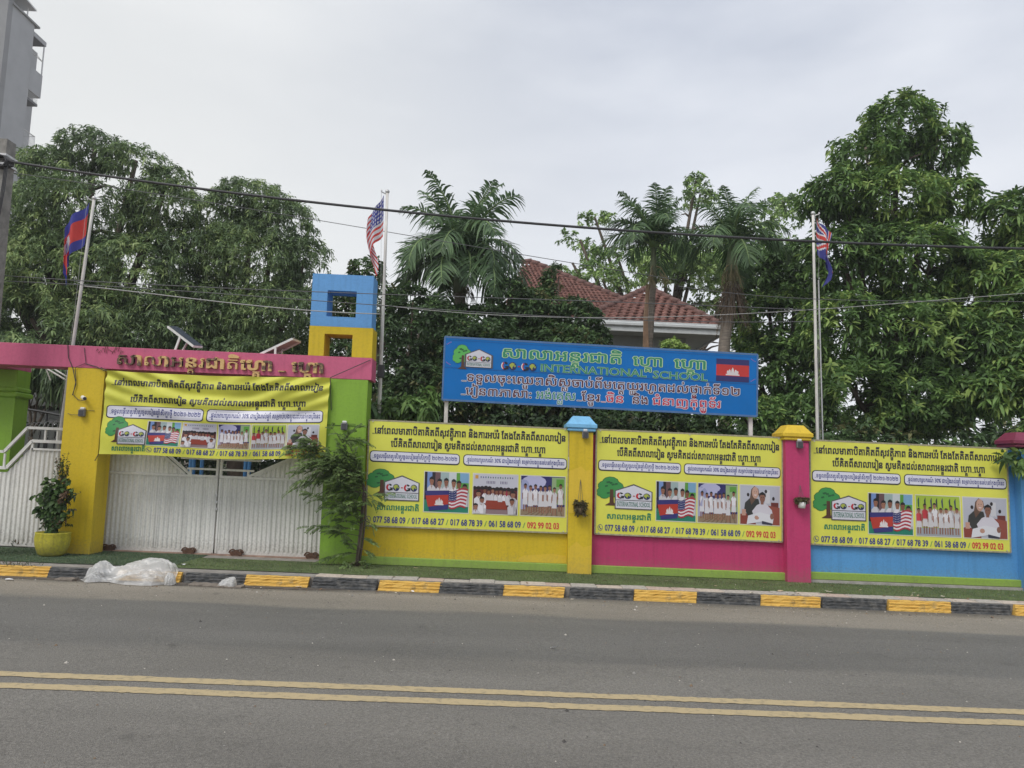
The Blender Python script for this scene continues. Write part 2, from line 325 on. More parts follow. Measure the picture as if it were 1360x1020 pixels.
# ================================================================== the ground
def road_material():
    m = bpy.data.materials.new('asphalt'); m.use_nodes = True; t = m.node_tree; b = t.nodes['Principled BSDF']; L = t.links.new
    tc = t.nodes.new('ShaderNodeTexCoord'); sp = t.nodes.new('ShaderNodeSeparateXYZ'); L(tc.outputs['Object'], sp.inputs[0])
    mp1 = t.nodes.new('ShaderNodeMapping'); mp1.inputs['Scale'].default_value = (.25, 1.2, 1); L(tc.outputs['Object'], mp1.inputs[0])
    n = t.nodes.new('ShaderNodeTexNoise'); n.inputs['Scale'].default_value = 1.6; n.inputs['Detail'].default_value = 7; L(mp1.outputs[0], n.inputs['Vector'])
    ma = t.nodes.new('ShaderNodeMath'); ma.operation = 'MULTIPLY_ADD'; ma.inputs[1].default_value = .55; L(n.outputs['Fac'], ma.inputs[0]); L(sp.outputs['Y'], ma.inputs[2])
    mr = t.nodes.new('ShaderNodeMapRange'); mr.inputs['From Min'].default_value = 0.0; mr.inputs['From Max'].default_value = 10.0; L(ma.outputs[0], mr.inputs['Value'])
    r = t.nodes.new('ShaderNodeValToRGB'); e = r.color_ramp.elements
    stops = [(0, (0.160, 0.149, 0.131)), (.40, (0.162, 0.151, 0.134)), (.60, (0.171, 0.161, 0.142)), (.675, (0.164, 0.155, 0.137)), (.69, (0.132, 0.127, 0.115)), (.78, (0.138, 0.133, 0.121)), (.865, (0.140, 0.135, 0.121)), (.882, (0.225, 0.203, 0.168)), (.965, (0.255, 0.228, 0.186)), (.99, (0.140, 0.126, 0.101))]
    e[0].position, e[0].color = stops[0][0], (*stops[0][1], 1); e[1].position, e[1].color = stops[1][0], (*stops[1][1], 1)
    for p, c in stops[2:]: x = e.new(p); x.color = (*c, 1)
    L(mr.outputs[0], r.inputs[0])
    def mul(a, src, lo, hi, p0, p1):
        q = t.nodes.new('ShaderNodeValToRGB'); q.color_ramp.elements[0].position = p0; q.color_ramp.elements[1].position = p1
        q.color_ramp.elements[0].color = (lo, lo, lo, 1); q.color_ramp.elements[1].color = (hi, hi, hi, 1); L(src, q.inputs[0])
        x = t.nodes.new('ShaderNodeMixRGB'); x.blend_type = 'MULTIPLY'; x.inputs[0].default_value = 1; L(a, x.inputs[1]); L(q.outputs[0], x.inputs[2]); return x.outputs[0]
    n2 = t.nodes.new('ShaderNodeTexNoise'); n2.inputs['Scale'].default_value = 55; n2.inputs['Detail'].default_value = 5; n2.inputs['Roughness'].default_value = .75; L(tc.outputs['Object'], n2.inputs['Vector'])
    n3 = t.nodes.new('ShaderNodeTexNoise'); n3.inputs['Scale'].default_value = 1.1; n3.inputs['Detail'].default_value = 6; L(mp1.outputs[0], n3.inputs['Vector'])
    v = t.nodes.new('ShaderNodeTexVoronoi'); v.inputs['Scale'].default_value = 120; L(tc.outputs['Object'], v.inputs['Vector'])
    n4 = t.nodes.new('ShaderNodeTexNoise'); n4.inputs['Scale'].default_value = 3.2; n4.inputs['Detail'].default_value = 7; n4.inputs['Roughness'].default_value = .62; L(tc.outputs['Object'], n4.inputs['Vector'])
    c = mul(r.outputs[0], n2.outputs['Fac'], .58, 1.42, .3, .7); c = mul(c, n3.outputs['Fac'], .90, 1.1, .35, .65); c = mul(c, v.outputs['Distance'], 1.15, .9, .1, .7)
    c = mul(c, n4.outputs['Fac'], 1.0, .70, .63, .72)
    vc = t.nodes.new('ShaderNodeTexVoronoi'); vc.feature = 'DISTANCE_TO_EDGE'; vc.inputs['Scale'].default_value = .55; nd = t.nodes.new('ShaderNodeVectorMath'); nd.operation = 'MULTIPLY_ADD'; nd.inputs[1].default_value = (.5, .5, .5); L(n4.outputs['Color'], nd.inputs[0]); L(tc.outputs['Object'], nd.inputs[2]); L(nd.outputs[0], vc.inputs['Vector'])
    c = mul(c, vc.outputs['Distance'], .88, 1.0, .0, .010)
    L(c, b.inputs['Base Color']); b.inputs['Roughness'].default_value = .82
    bp = t.nodes.new('ShaderNodeBump'); bp.inputs['Strength'].default_value = .7; bp.inputs['Distance'].default_value = .006; L(v.outputs['Distance'], bp.inputs['Height']); L(bp.outputs[0], b.inputs['Normal'])
    return m
EARTH = mat('bare_earth', (0.20, 0.16, 0.12), 0.95, 0.4, 2, 0.5, 20)
g = MB(); g.box(-300, 300, -300, 300, -.6, -.03); tag(g.build('ground', EARTH), kind='structure')
g = MB(); n = 60
g.add([(-60+120*i/n, y, 0) for i in range(n+1) for y in (-4.5, 9.74)], [(2*i, 2*i+2, 2*i+3, 2*i+1) for i in range(n)]); tag(g.build('road', road_material()), kind='structure')
LINE = mat('worn_road_paint', (0.44, 0.35, 0.20), 0.8, 0.1, 20, col2=(0.26, 0.215, 0.14), thr=(0.52, 0.72), bump=.3)
for a, b in ((5.53, 5.65), (5.27, 5.39)):
    g = MB(); N = 700; vs = []
    for i in range(N+1):
        x = -14+28*i/N; vs += [(x, a+random.uniform(-.008, .008)+.012*noise.noise(Vector((x*2, a, 0))), .004), (x, b+random.uniform(-.008, .008)+.012*noise.noise(Vector((x*2, b, 5))), .004)]
    g.add(vs, [(2*i, 2*i+2, 2*i+3, 2*i+1) for i in range(N)]); tag(g.build('centre_line', LINE), kind='structure')
PVM = mat('pavement_concrete', (0.27, 0.25, 0.225), 0.9, 0.3, 5, .5, 40)
g = MB(); g.box(-60, 60, 9.782, 11.72, -.02, VZ); tag(g.build('pavement', PVM), kind='structure')
g = MB(); g.box(-60, 60, -8, -4.5, -.02, .12); tag(g.build('pavement', PVM), kind='structure')
g = MB(); g.box(-60, 60, 11.72, 90, -.02, VZ-.01); tag(g.build('garden_ground', EARTH), kind='structure')
# painted kerb, yellow and black by turns
KY = mat('kerb_yellow_paint', (0.66, 0.405, 0.085), 0.75, 0.1, 9, .6, 60, col2=(0.30, 0.22, 0.10), thr=(0.56, 0.72)); KB = mat('kerb_black_paint', (0.058, 0.06, 0.062), 0.8, 0.3, 12, .6, 50, col2=(0.14, 0.135, 0.125), thr=(.45, .68))
kerb = bpy.data.objects.new('kerb', None); COL.objects.link(kerb); SITE[kerb] = (0, 0, 0); kerb['kind'] = 'structure'; kerb.empty_display_size = .2
def kerb_mesh(ln, seed, m):
    rs = random.Random(seed); k = MB(); nx = 14; prof = [(9.622, -.02), (9.625, .018), (9.634, .024), (9.630, .03), (9.634, .058), (9.642, .063), (9.638, .069), (9.642, .096), (9.652, .102), (9.648, .107), (9.656, .126), (9.664, .131), (9.700, .132), (9.702, -.02)]
    vs = []
    for i in range(nx+1):
        x = ln*i/nx
        for (y, z) in prof:
            j = .004; lean = .02*(z/.14)*(1 if i in (0, nx) else 0)
            vs.append((x+lean, y+rs.uniform(-j, j)*1.6-.004*(abs(z-.03) < .002 or abs(z-.069) < .002 or abs(z-.107) < .002)*-2.2, z+rs.uniform(-j, j)*(z > .05)))
    q = len(prof); k.add(vs, [(i*q+j, (i+1)*q+j, (i+1)*q+j+1, i*q+j+1) for i in range(nx) for j in range(q-1)]); k.add([vs[j] for j in range(q)], [tuple(range(q))]); k.add([vs[nx*q+j] for j in range(q)], [tuple(range(q-1, -1, -1))])
    return k
x = gr(338, 772)[0]; X0k = x; P_K = 1.615; km = {}
for col, off, ln in (('y', 0, .79), ('b', .8, .805)):
    for v in range(3):
        k = kerb_mesh(ln, v*7+len(km), 0); o = k.build('kerb_stone', KY if col == 'y' else KB, kerb); km[col, v] = o.data; bpy.data.objects.remove(o)
for i in range(-6, 9):
    for col, off in (('y', 0), ('b', .8)):
        o = bpy.data.objects.new('kerb_stone', km[col, (i*5+(col == 'y')) % 3]); COL.objects.link(o); o.parent = kerb; o.location = S((X0k+i*P_K+off, .066+random.uniform(-.008, .008), random.uniform(-.005, .003))); o.scale = (1, 1, .95)
        o.rotation_euler = (0, 0, random.uniform(-.004, .004))
gd = MB(); vs = []; n = 120
for i in range(n+1):
    x = -8+(gr(500, 783)[0]+8)*i/n; e = smooth(1.0, .86, i/n); w = (.20+.10*noise.noise(Vector((x*1.3, 0, 3)))+.05*noise.noise(Vector((x*6, 0, 3))))*e; vs += [(x, 9.715-w, .004), (x, 9.73, .004)]
gd.add(vs, [(2*i, 2*i+2, 2*i+3, 2*i+1) for i in range(n)]); tag(gd.build('gutter_dirt', mat('gutter_dirt_dark', (.085, .072, .058), .95, .3, 9, .6, 60, col2=(.15, .13, .11), thr=(.45, .7))), kind='structure')
# a row of slabs behind the kerb
PV = [mat('paver_pale', (0.50, 0.43, 0.36), 0.9, .25, 20, .4), mat('paver_pinkish', (0.46, 0.36, 0.30), 0.9, .25, 20, .4), mat('paver_grey', (0.40, 0.37, 0.33), 0.9, .25, 20, .4)]
pav = bpy.data.objects.new('paving', None); COL.objects.link(pav); SITE[pav] = (0, 0, 0); pav['kind'] = 'structure'; pav.empty_display_size = .2
pm = []
for m_ in PV:
    k = MB(); k.box(0, .318, 0, .215, -.03, .010, 0, .005); o = k.build('paver', m_, pav); pm.append(o.data); bpy.data.objects.remove(o)
for i in range(36):
    x = gr(440, 765)[0]+i*.326
    o = bpy.data.objects.new('paver', random.choice(pm)); COL.objects.link(o); o.parent = pav; o.location = S((x+random.uniform(-.004, .004), 9.787, VZ+random.uniform(-.004, .003))); o.rotation_euler = (random.uniform(-.02, .02), random.uniform(-.012, .012), random.uniform(-.012, .012))
    o.scale = (1, random.uniform(.97, 1.0), 1)
# artificial turf in two sheets (the left one is darker), with its pile
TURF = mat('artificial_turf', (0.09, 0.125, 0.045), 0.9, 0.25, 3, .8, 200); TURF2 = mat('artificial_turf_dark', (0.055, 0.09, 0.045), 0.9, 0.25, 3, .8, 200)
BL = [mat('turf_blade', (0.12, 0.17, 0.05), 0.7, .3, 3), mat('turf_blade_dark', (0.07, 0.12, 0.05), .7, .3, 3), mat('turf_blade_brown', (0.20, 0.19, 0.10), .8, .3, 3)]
xs = gr(243, 748, VZ)[0]
def turf(x0, x1, m, y1=10.99):
    g = MB(); n = int((x1-x0)/.12); vs = []
    for i in range(n+1):
        x = x0+(x1-x0)*i/n; vs += [(x, 10.012+.012*noise.noise(Vector((x*3, 0, 0)))+(.02*noise.noise(Vector((x*.7, 4, 0)))), VZ+.009), (x, y1, VZ+.009)]
    g.add(vs, [(2*i, 2*i+2, 2*i+3, 2*i+1) for i in range(n)]); tag(g.build('turf', m), kind='structure')
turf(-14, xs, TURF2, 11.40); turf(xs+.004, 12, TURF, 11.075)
def blades(n, x0, x1, mi, y0=10.02, y1=11.05):
    x = rng.uniform(x0, x1, n); y = rng.uniform(y0, y1, n); a = rng.uniform(0, 6.28, n); h = rng.uniform(.008, .02, n); w = .004
    B = np.stack([x, y, np.full(n, VZ+.008)], 1); d = np.stack([np.cos(a)*w, np.sin(a)*w, 0*a], 1); tip = np.stack([rng.normal(0, .006, n), rng.normal(0, .006, n), h], 1)
    return np.stack([B-d, B+d, B+tip], 1), np.full(n, mi)
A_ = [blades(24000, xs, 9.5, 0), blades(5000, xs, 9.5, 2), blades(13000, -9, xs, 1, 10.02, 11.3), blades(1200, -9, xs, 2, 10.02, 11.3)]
V_ = SA(np.concatenate([a[0] for a in A_]).reshape(-1, 3)); M_ = np.concatenate([a[1] for a in A_]); me = bpy.data.meshes.new('turf_pile'); nT = len(M_)
me.vertices.add(len(V_)); me.vertices.foreach_set('co', V_.astype(np.float32).ravel()); me.loops.add(nT*3); me.loops.foreach_set('vertex_index', np.arange(nT*3, dtype=np.int32))
me.polygons.add(nT); me.polygons.foreach_set('loop_start', np.arange(0, nT*3, 3, dtype=np.int32)); me.polygons.foreach_set('loop_total', np.full(nT, 3, np.int32))
for m_ in BL: me.materials.append(m_)
me.polygons.foreach_set('material_index', M_.astype(np.int32)); me.update(calc_edges=True)
o = bpy.data.objects.new('turf_pile', me); COL.objects.link(o); tag(o, 'short green pile of the artificial turf along the foot of the wall', 'artificial grass', kind='stuff')

# ================================================================== lettering
FC = {}
def wind_fill(ch):
    """fill an outline whose contours overlap (non-zero winding)"""
    from mathutils.geometry import delaunay_2d_cdt
    c = bpy.data.curves.new('t', 'FONT'); c.body = ch; c.resolution_u = 3; c.fill_mode = 'NONE'
    o = bpy.data.objects.new('t', c); COL.objects.link(o); d = bpy.context.evaluated_depsgraph_get(); m = bpy.data.meshes.new_from_object(o.evaluated_get(d))
    V = [Vector(x.co[:2]) for x in m.vertices]; E = [tuple(e.vertices) for e in m.edges]; bpy.data.objects.remove(o); bpy.data.curves.remove(c); bpy.data.meshes.remove(m)
    D = []
    for a, b in E: D.append((a, b) if b == a+1 else ((b, a) if a == b+1 else (max(a, b), min(a, b))))
    ov, oe, of, *_ = delaunay_2d_cdt(V, E, [], 0, 1e-6); keep = []
    for t in of:
        p = sum((ov[i] for i in t), Vector((0, 0)))/len(t); w = 0
        for a, b in D:
            A, B = V[a], V[b]
            if (A.y <= p.y) != (B.y <= p.y):
                x = A.x+(p.y-A.y)/(B.y-A.y)*(B.x-A.x)
                if x > p.x: w += 1 if B.y > A.y else -1
        if w: keep.append(tuple(t))
    return np.array([q[:] for q in ov]), keep
def glyph(ch, off=0.0):
    if (ch, off) in FC: return FC[ch, off]
    def ev(s, res=2, dof=0.0):
        c = bpy.data.curves.new('t', 'FONT'); c.body = s; c.resolution_u = res; c.offset = off+dof
        o = bpy.data.objects.new('t', c); COL.objects.link(o); d = bpy.context.evaluated_depsgraph_get(); m = bpy.data.meshes.new_from_object(o.evaluated_get(d))
        v = np.array([x.co[:2] for x in m.vertices]).reshape(-1, 2); f = [tuple(p.vertices) for p in m.polygons]; bpy.data.objects.remove(o); bpy.data.curves.remove(c); bpy.data.meshes.remove(m); return v, f
    if ('adv', ch) not in FC:
        a = ev('||')[0][:, 0].max() if '||' not in FC else FC['||']; FC['||'] = a
    v, f = (np.zeros((0, 2)), []) if ch == ' ' else ev(ch)
    if len(f) and off == 0:
        if len({i for p in f for i in p}) < .97*len(v): v, f = wind_fill(ch)
    if off > 0 and len(f):      # very bold outlines can collapse: fall back to a lighter one
        def area(v, f): return sum(abs(sum(v[a][0]*v[b][1]-v[b][0]*v[a][1] for a, b in zip(p, p[1:]+p[:1])))/2 for p in f)
        v0, f0, _ = glyph(ch, 0.0); a0 = area(v0, f0); o2 = off; E = {}
        for p in f0:
            for a, b in zip(p, p[1:]+p[:1]): E[(a, b)] = 1
        per = sum(math.hypot(*(v0[a]-v0[b])) for (a, b) in E if (b, a) not in E)
        for _ in range(5):
            if a0+per*o2*.72 < area(v, f) < a0+per*o2*1.3: break
            o2 *= .6; c = bpy.data.curves.new('t', 'FONT'); 
            def ev2(s_, o2=o2):
                c = bpy.data.curves.new('t', 'FONT'); c.body = s_; c.resolution_u = 2; c.offset = o2
                o = bpy.data.objects.new('t', c); COL.objects.link(o); d = bpy.context.evaluated_depsgraph_get(); m = bpy.data.meshes.new_from_object(o.evaluated_get(d))
                vv = np.array([x.co[:2] for x in m.vertices]).reshape(-1, 2); ff = [tuple(p.vertices) for p in m.polygons]; bpy.data.objects.remove(o); bpy.data.curves.remove(c); bpy.data.meshes.remove(m); return vv, ff
            v, f = ev2(ch)
        else: v, f = v0, f0
    c = bpy.data.curves.new('t', 'FONT'); c.offset = off; o_ = off
    w0 = ev('||')[0][:, 0].max(); w1 = ev('|'+ch+'|')[0][:, 0].max(); adv = w1-w0; bpy.data.curves.remove(c)
    FC[ch, off] = (v, f, adv); return FC[ch, off]
def comps(v, f):
    par = list(range(len(v)))
    def find(a):
        while par[a] != a: par[a] = par[par[a]]; a = par[a]
        return a
    for p in f:
        for q in p[1:]: par[find(p[0])] = find(q)
    g = {}
    for p in f: g.setdefault(find(p[0]), []).append(p)
    return list(g.values())
def right_part(ch, off, xmin, ymin=None):
    """the right-hand piece of a split vowel, without the dotted circle"""
    v, f, adv = glyph(ch, off); fs = []
    for g in comps(v, f):
        ids = {i for p in g for i in p}; a = v[list(ids)]
        if a[:, 0].max()-a[:, 0].min() < .12 and a[:, 1].max()-a[:, 1].min() < .12 and .2 < a[:, 0].mean() < .86 and a[:, 1].mean() < .62: continue
        if (a[:, 0].mean() > xmin) or (ymin is not None and a[:, 1].mean() > ymin): fs += g
    return v, fs
PRE = {'េ': ('េ', ''), 'ែ': ('ែ', ''), 'ៃ': ('ៃ', ''), 'ោ': ('េ', 'ា'), 'ៅ': ('េ', 'ា^'), 'ើ': ('េ', 'ី'), 'ៀ': ('េ', 'ៀR')}
ABOVE = 'ិីឹឺ៉៊់៌៍័ំ'; BELOW = 'ុូួ'
def layout(text, off=0.0):
    """Khmer and Latin line -> list of (verts, faces, cluster no), width; em = 1, baseline 0"""
    out = []; x = 0.0; i = 0; cl = 0
    def put(v, f, dx, dy=0., sx=1., sy=1.):
        if len(f): out.append((np.stack([v[:, 0]*sx+dx, v[:, 1]*sy+dy], 1), f, cl))
    while i < len(text):
        ch = text[i]; o = ord(ch)
        if 0x1780 <= o <= 0x17b3:
            j = i+1; subs = []; marks = []; pre = ''; post = ''
            while j < len(text):
                c2 = text[j]
                if c2 == '\u17d2': subs.append(text[j+1]); j += 2
                elif c2 in PRE: pre, post = PRE[c2]; j += 1
                elif c2 in ABOVE or c2 in BELOW or c2 == 'ា': marks.append(c2); j += 1
                elif c2 == 'ះ': marks.append(c2); j += 1
                else: break
            if pre: v, f, a = glyph(pre, off); put(v, f, x); x += a
            if 'រ' in subs:
                hook = np.array([(.06, -.2), (.12, -.2), (.12, .5), (.06, .5), (.12, -.2), (.5, -.2), (.5, -.14), (.12, -.14)]); put(hook, [(0, 1, 2, 3), (4, 5, 6, 7)], x); x += .18
            v, f, a = glyph(ch, off); put(v, f, x); bx = x; x += a; low = 0
            for s_ in subs:
                if s_ == 'រ': continue
                v2, f2, a2 = glyph(s_, off*.8); k = .62 if a2 < .8 else .5; put(v2, f2, bx+a/2-a2*k/2, -.40-low, k, .5); low += .3
                if s_ == 'យ': pass
            for m_ in marks:
                if m_ in ABOVE: v2, f2, _ = glyph(m_, off*.8); put(v2, f2, x-(max(0, a-.635)/2), 0.02)
                elif m_ in BELOW: v2, f2, _ = glyph(m_, off*.8); put(v2, f2, x-(max(0, a-.635)/2), -low*.9)
                else: v2, f2, a2 = glyph(m_, off); put(v2, f2, x); x += a2
            if post == 'ី': v2, f2, _ = glyph('ី', off*.8); put(v2, f2, x-(max(0, a-.635)/2), 0.02)
            elif post in ('ា', 'ា^'):
                v2, f2, a2 = glyph('ា', off); put(v2, f2, x)
                if post == 'ា^': put(np.array([(.05, .62), (.12, .62), (.19, .85), (.12, .85)]), [(0, 1, 2, 3)], x); put(np.array([(.12, .79), (.22, .79), (.22, .85), (.12, .85)]), [(0, 1, 2, 3)], x)
                x += a2
            elif post == 'ៀR': v2, f2 = right_part('ៀ', off, .86); put(v2, f2, x-.78); x += .32
            i = j; cl += 1
        else:
            v, f, a = glyph(ch, off); k_ = .55 if ch == '_' else 1
            put(v, f, x, .05 if ch == '_' else 0, k_, k_ if ch == '_' else 1); x += a*k_ if ch != ' ' else .26; i += 1; cl += 1
    return out, x
class Surf:
    """a flat or gently wavy rectangle given by its four corners; u to the right, v down, d out towards the street"""
    def __init__(s, tl, tr, bl, br, wave=None): s.c = [np.array(p) for p in (tl, tr, bl, br)]; s.wave = wave
    def P(s, u, v, d=0.0):
        tl, tr, bl, br = s.c; p = tl*(1-u)*(1-v)+tr*u*(1-v)+bl*(1-u)*v+br*u*v; p = p.copy(); p[1] -= d
        if s.wave: w = s.wave(u, v); p[1] -= w[0]; p[2] += w[1]
        return p
    def arr(s, U, V, d): return [s.P(float(u), float(v), d) for u, v in zip(U, V)]
def write(mb, sf, text, u0, u1, vb, size, d=.004, mi=0, off=.03, shift=(0, 0)):
    gl, w = layout(text, 0.0)
    K = [(0, 0)] if off <= 0 else [(off*math.cos(a), off*math.sin(a)) for a in [math.pi*(k+.5)/(2 if off < .05 else 4) for k in range(4 if off < .05 else 8)]]
    for j, (dx, dy) in enumerate(K):
        for v, f, _ in gl:
            U = u0+(u1-u0)*((v[:, 0]+dx)/w)+shift[0]; V = vb-(v[:, 1]+dy)*size+shift[1]; mb.add(sf.arr(U, V, d+j*.00012+mb.k*2.5e-5), f, mi)
class Flat:
    """parameter space of a cloth: printing is laid out flat, cut along a fine grid and then follows the folds"""
    def P(s, u, v, d=0.0): return np.array([u, v, d])
    def arr(s, U, V, d): return [(float(u), float(v), d) for u, v in zip(U, V)]
def drape(mb, sf, nu=90, nv=36):
    nu, nv = getattr(sf, 'coarse', (nu, nv))
    import bmesh
    bm = bmesh.new(); vs = [bm.verts.new(p) for p in mb.v]
    for f, mi in zip(mb.f, mb.m):
        try: q = bm.faces.new([vs[i] for i in f]); q.material_index = mi
        except ValueError: pass
    A = np.array(mb.v); lo, hi = A.min(0), A.max(0)
    for ax, n in ((0, nu), (1, nv)):
        for k in range(int(lo[ax]*n)+1, int(math.ceil(hi[ax]*n))):
            co = [0, 0, 0]; no = [0, 0, 0]; co[ax] = k/n; no[ax] = 1
            bmesh.ops.bisect_plane(bm, geom=bm.verts[:]+bm.edges[:]+bm.faces[:], dist=1e-6, plane_co=co, plane_no=no)
    bm.verts.index_update(); out = MB(); out.v = [tuple(sf.P(v.co.x, v.co.y, v.co.z)) for v in bm.verts]; out.f = [tuple(v.index for v in f.verts) for f in bm.faces]; out.m = [f.material_index for f in bm.faces]; bm.free(); return out
def shape(mb, sf, pts, d, mi):
    mb.k += 1; d = d+mb.k*2.5e-5      # every print shape a hair above the one before, so none share a plane
    mb.add([sf.P(u, v, d) for u, v in pts], [tuple(range(len(pts)-1, -1, -1))], mi)
def ell(mb, sf, cu, cv, ru, rv, d, mi, n=14, a0=0, a1=2*math.pi): shape(mb, sf, [(cu+ru*math.cos(a0+(a1-a0)*k/n), cv+rv*math.sin(a0+(a1-a0)*k/n)) for k in range(n)], d, mi)
def rrect(mb, sf, u0, u1, v0, v1, ru, rv, d, mi):
    pts = []
    for cx, cy, a in ((u1-ru, v0+rv, -90), (u1-ru, v1-rv, 0), (u0+ru, v1-rv, 90), (u0+ru, v0+rv, 180)):
        for k in range(5): t = math.radians(a+k*22.5); pts.append((cx+ru*math.cos(t), cy+rv*math.sin(t)))
    shape(mb, sf, pts, d, mi)
def rct(mb, sf, u0, u1, v0, v1, d, mi): shape(mb, sf, [(u0, v0), (u1, v0), (u1, v1), (u0, v1)], d, mi)
PC = {}
PMATS = []
def pc(r, g, b):    # a printed colour given as it looks on paper (0-255)
    k = (r, g, b)
    if k not in PC:
        lin = tuple(((c/255)/12.92 if c/255 < .04045 else ((c/255+.055)/1.055)**2.4)*.8 for c in k)
        m = bpy.data.materials.new('print_colour'); m.use_nodes = True; bs = m.node_tree.nodes['Principled BSDF']; bs.inputs['Base Color'].default_value = (*lin, 1); bs.inputs['Roughness'].default_value = .4
        PMATS.append(m); PC[k] = len(PMATS)-1
    return PC[k]
class Sub:
    def __init__(s, sf, u0, u1, v0, v1): s.sf, s.u0, s.u1, s.v0, s.v1 = sf, u0, u1, v0, v1
    def P(s, u, v, d=0.0): return s.sf.P(s.u0+(s.u1-s.u0)*min(1, max(0, u)), s.v0+(s.v1-s.v0)*min(1, max(0, v)), d)
    def arr(s, U, V, d): return [s.P(float(u), float(v), d) for u, v in zip(U, V)]
STEP = .0005
def child(mb, p, x, y, h, w, d, hair=(25, 18, 18), skin=(150, 100, 78), shirt=(225, 222, 228), low=None, arms=True):
    """a small printed child: head top at (x,y), height h, width w"""
    hd = h*.16; j_ = (mb.k*37) % 29-14; shirt = tuple(min(250, max(0, c+j_)) for c in shirt); skin = tuple(max(40, c+((mb.k*13) % 31)-15) for c in skin)
    rct(mb, p, x-w*.17, x+w*.17, y+hd*.9, y+hd*1.3, d, pc(*skin))
    shape(mb, p, [(x-w*.2, y+hd*1.15), (x+w*.2, y+hd*1.15), (x+w*.5, y+hd*1.6), (x+w*.45, y+h*.52), (x-w*.45, y+h*.52), (x-w*.5, y+hd*1.6)], d, pc(*shirt))
    shape(mb, p, [(x+w*.08, y+hd*1.3), (x+w*.2, y+hd*1.15), (x+w*.5, y+hd*1.6), (x+w*.45, y+h*.52), (x+w*.2, y+h*.52)], d, pc(*[int(c*.86/4)*4 for c in shirt])); shape(mb, p, [(x-w*.06, y+hd*1.2), (x+w*.06, y+hd*1.2), (x, y+hd*1.7)], d, pc(*[int(c/4)*4 for c in skin]))
    if low:
        shape(mb, p, [(x-w*.4, y+h*.5), (x+w*.4, y+h*.5), (x+w*.46, y+h*.76), (x-w*.46, y+h*.76)], d, pc(*low))
        for s_ in (-1, 1): rct(mb, p, x+s_*w*.22-w*.1, x+s_*w*.22+w*.1, y+h*.75, y+h, d, pc(*skin))
        if arms:
            for s_ in (-1, 1): rct(mb, p, x+s_*w*.48-w*.07, x+s_*w*.48+w*.07, y+h*.33, y+h*.56, d+STEP, pc(*skin))
    ell(mb, p, x, y+hd*.55, w*.26, hd*.55, d+STEP, pc(*skin), 10); shape(mb, p, [(x-w*.29, y+hd*.55), (x-w*.25, y+hd*.1), (x, y-hd*.1), (x+w*.25, y+hd*.1), (x+w*.29, y+hd*.55), (x+w*.18, y+hd*.32), (x-w*.18, y+hd*.32)], d+2*STEP, pc(*hair))
    for s_ in (-1, 1): ell(mb, p, x+s_*w*.1, y+hd*.58, w*.03, hd*.05, d+3*STEP, pc(30, 20, 20), 6)
def us_flag(mb, p, quad, d, n=11):
    (a, b, c, e) = [np.array(q) for q in quad]     # tl tr bl br
    def Q(u, v): q = a*(1-u)*(1-v)+b*u*(1-v)+c*(1-u)*v+e*u*v; q = q+np.array([0, .03*math.sin(u*7)]); return tuple(q)
    for k in range(n):
        for j in range(6): shape(mb, p, [Q(j/6, k/n), Q((j+1)/6, k/n), Q((j+1)/6, (k+1)/n), Q(j/6, (k+1)/n)], d, pc(178, 45, 62) if k % 2 == 0 else pc(230, 222, 228))
    shape(mb, p, [Q(0, 0), Q(.2, 0), Q(.42, 0), Q(.42, .54), Q(.2, .54), Q(0, .54)], d+STEP, pc(45, 50, 110))
    for i in range(5):
        for j in range(4): q = Q(.05+.08*i, .07+.13*j); ell(mb, p, q[0], q[1], .009, .009, d+2*STEP, pc(225, 225, 235), 5)
def temple(mb, p, cx, cy, w, h, d, c=(232, 226, 226)):
    i = pc(*c); rct(mb, p, cx-w*.5, cx+w*.5, cy+h*.34, cy+h*.5, d, i); rct(mb, p, cx-w*.4, cx+w*.4, cy+h*.16, cy+h*.36, d+STEP, i)
    for dx, hh, ww in ((0, .5, .12), (-.22, .26, .10), (.22, .26, .10), (-.36, .1, .07), (.36, .1, .07)):
        X = cx+dx*w; shape(mb, p, [(X-w*ww, cy+h*.2), (X-w*ww*.7, cy-h*hh*.4), (X, cy-h*hh), (X+w*ww*.7, cy-h*hh*.4), (X+w*ww, cy+h*.2)], d+2*STEP, i)
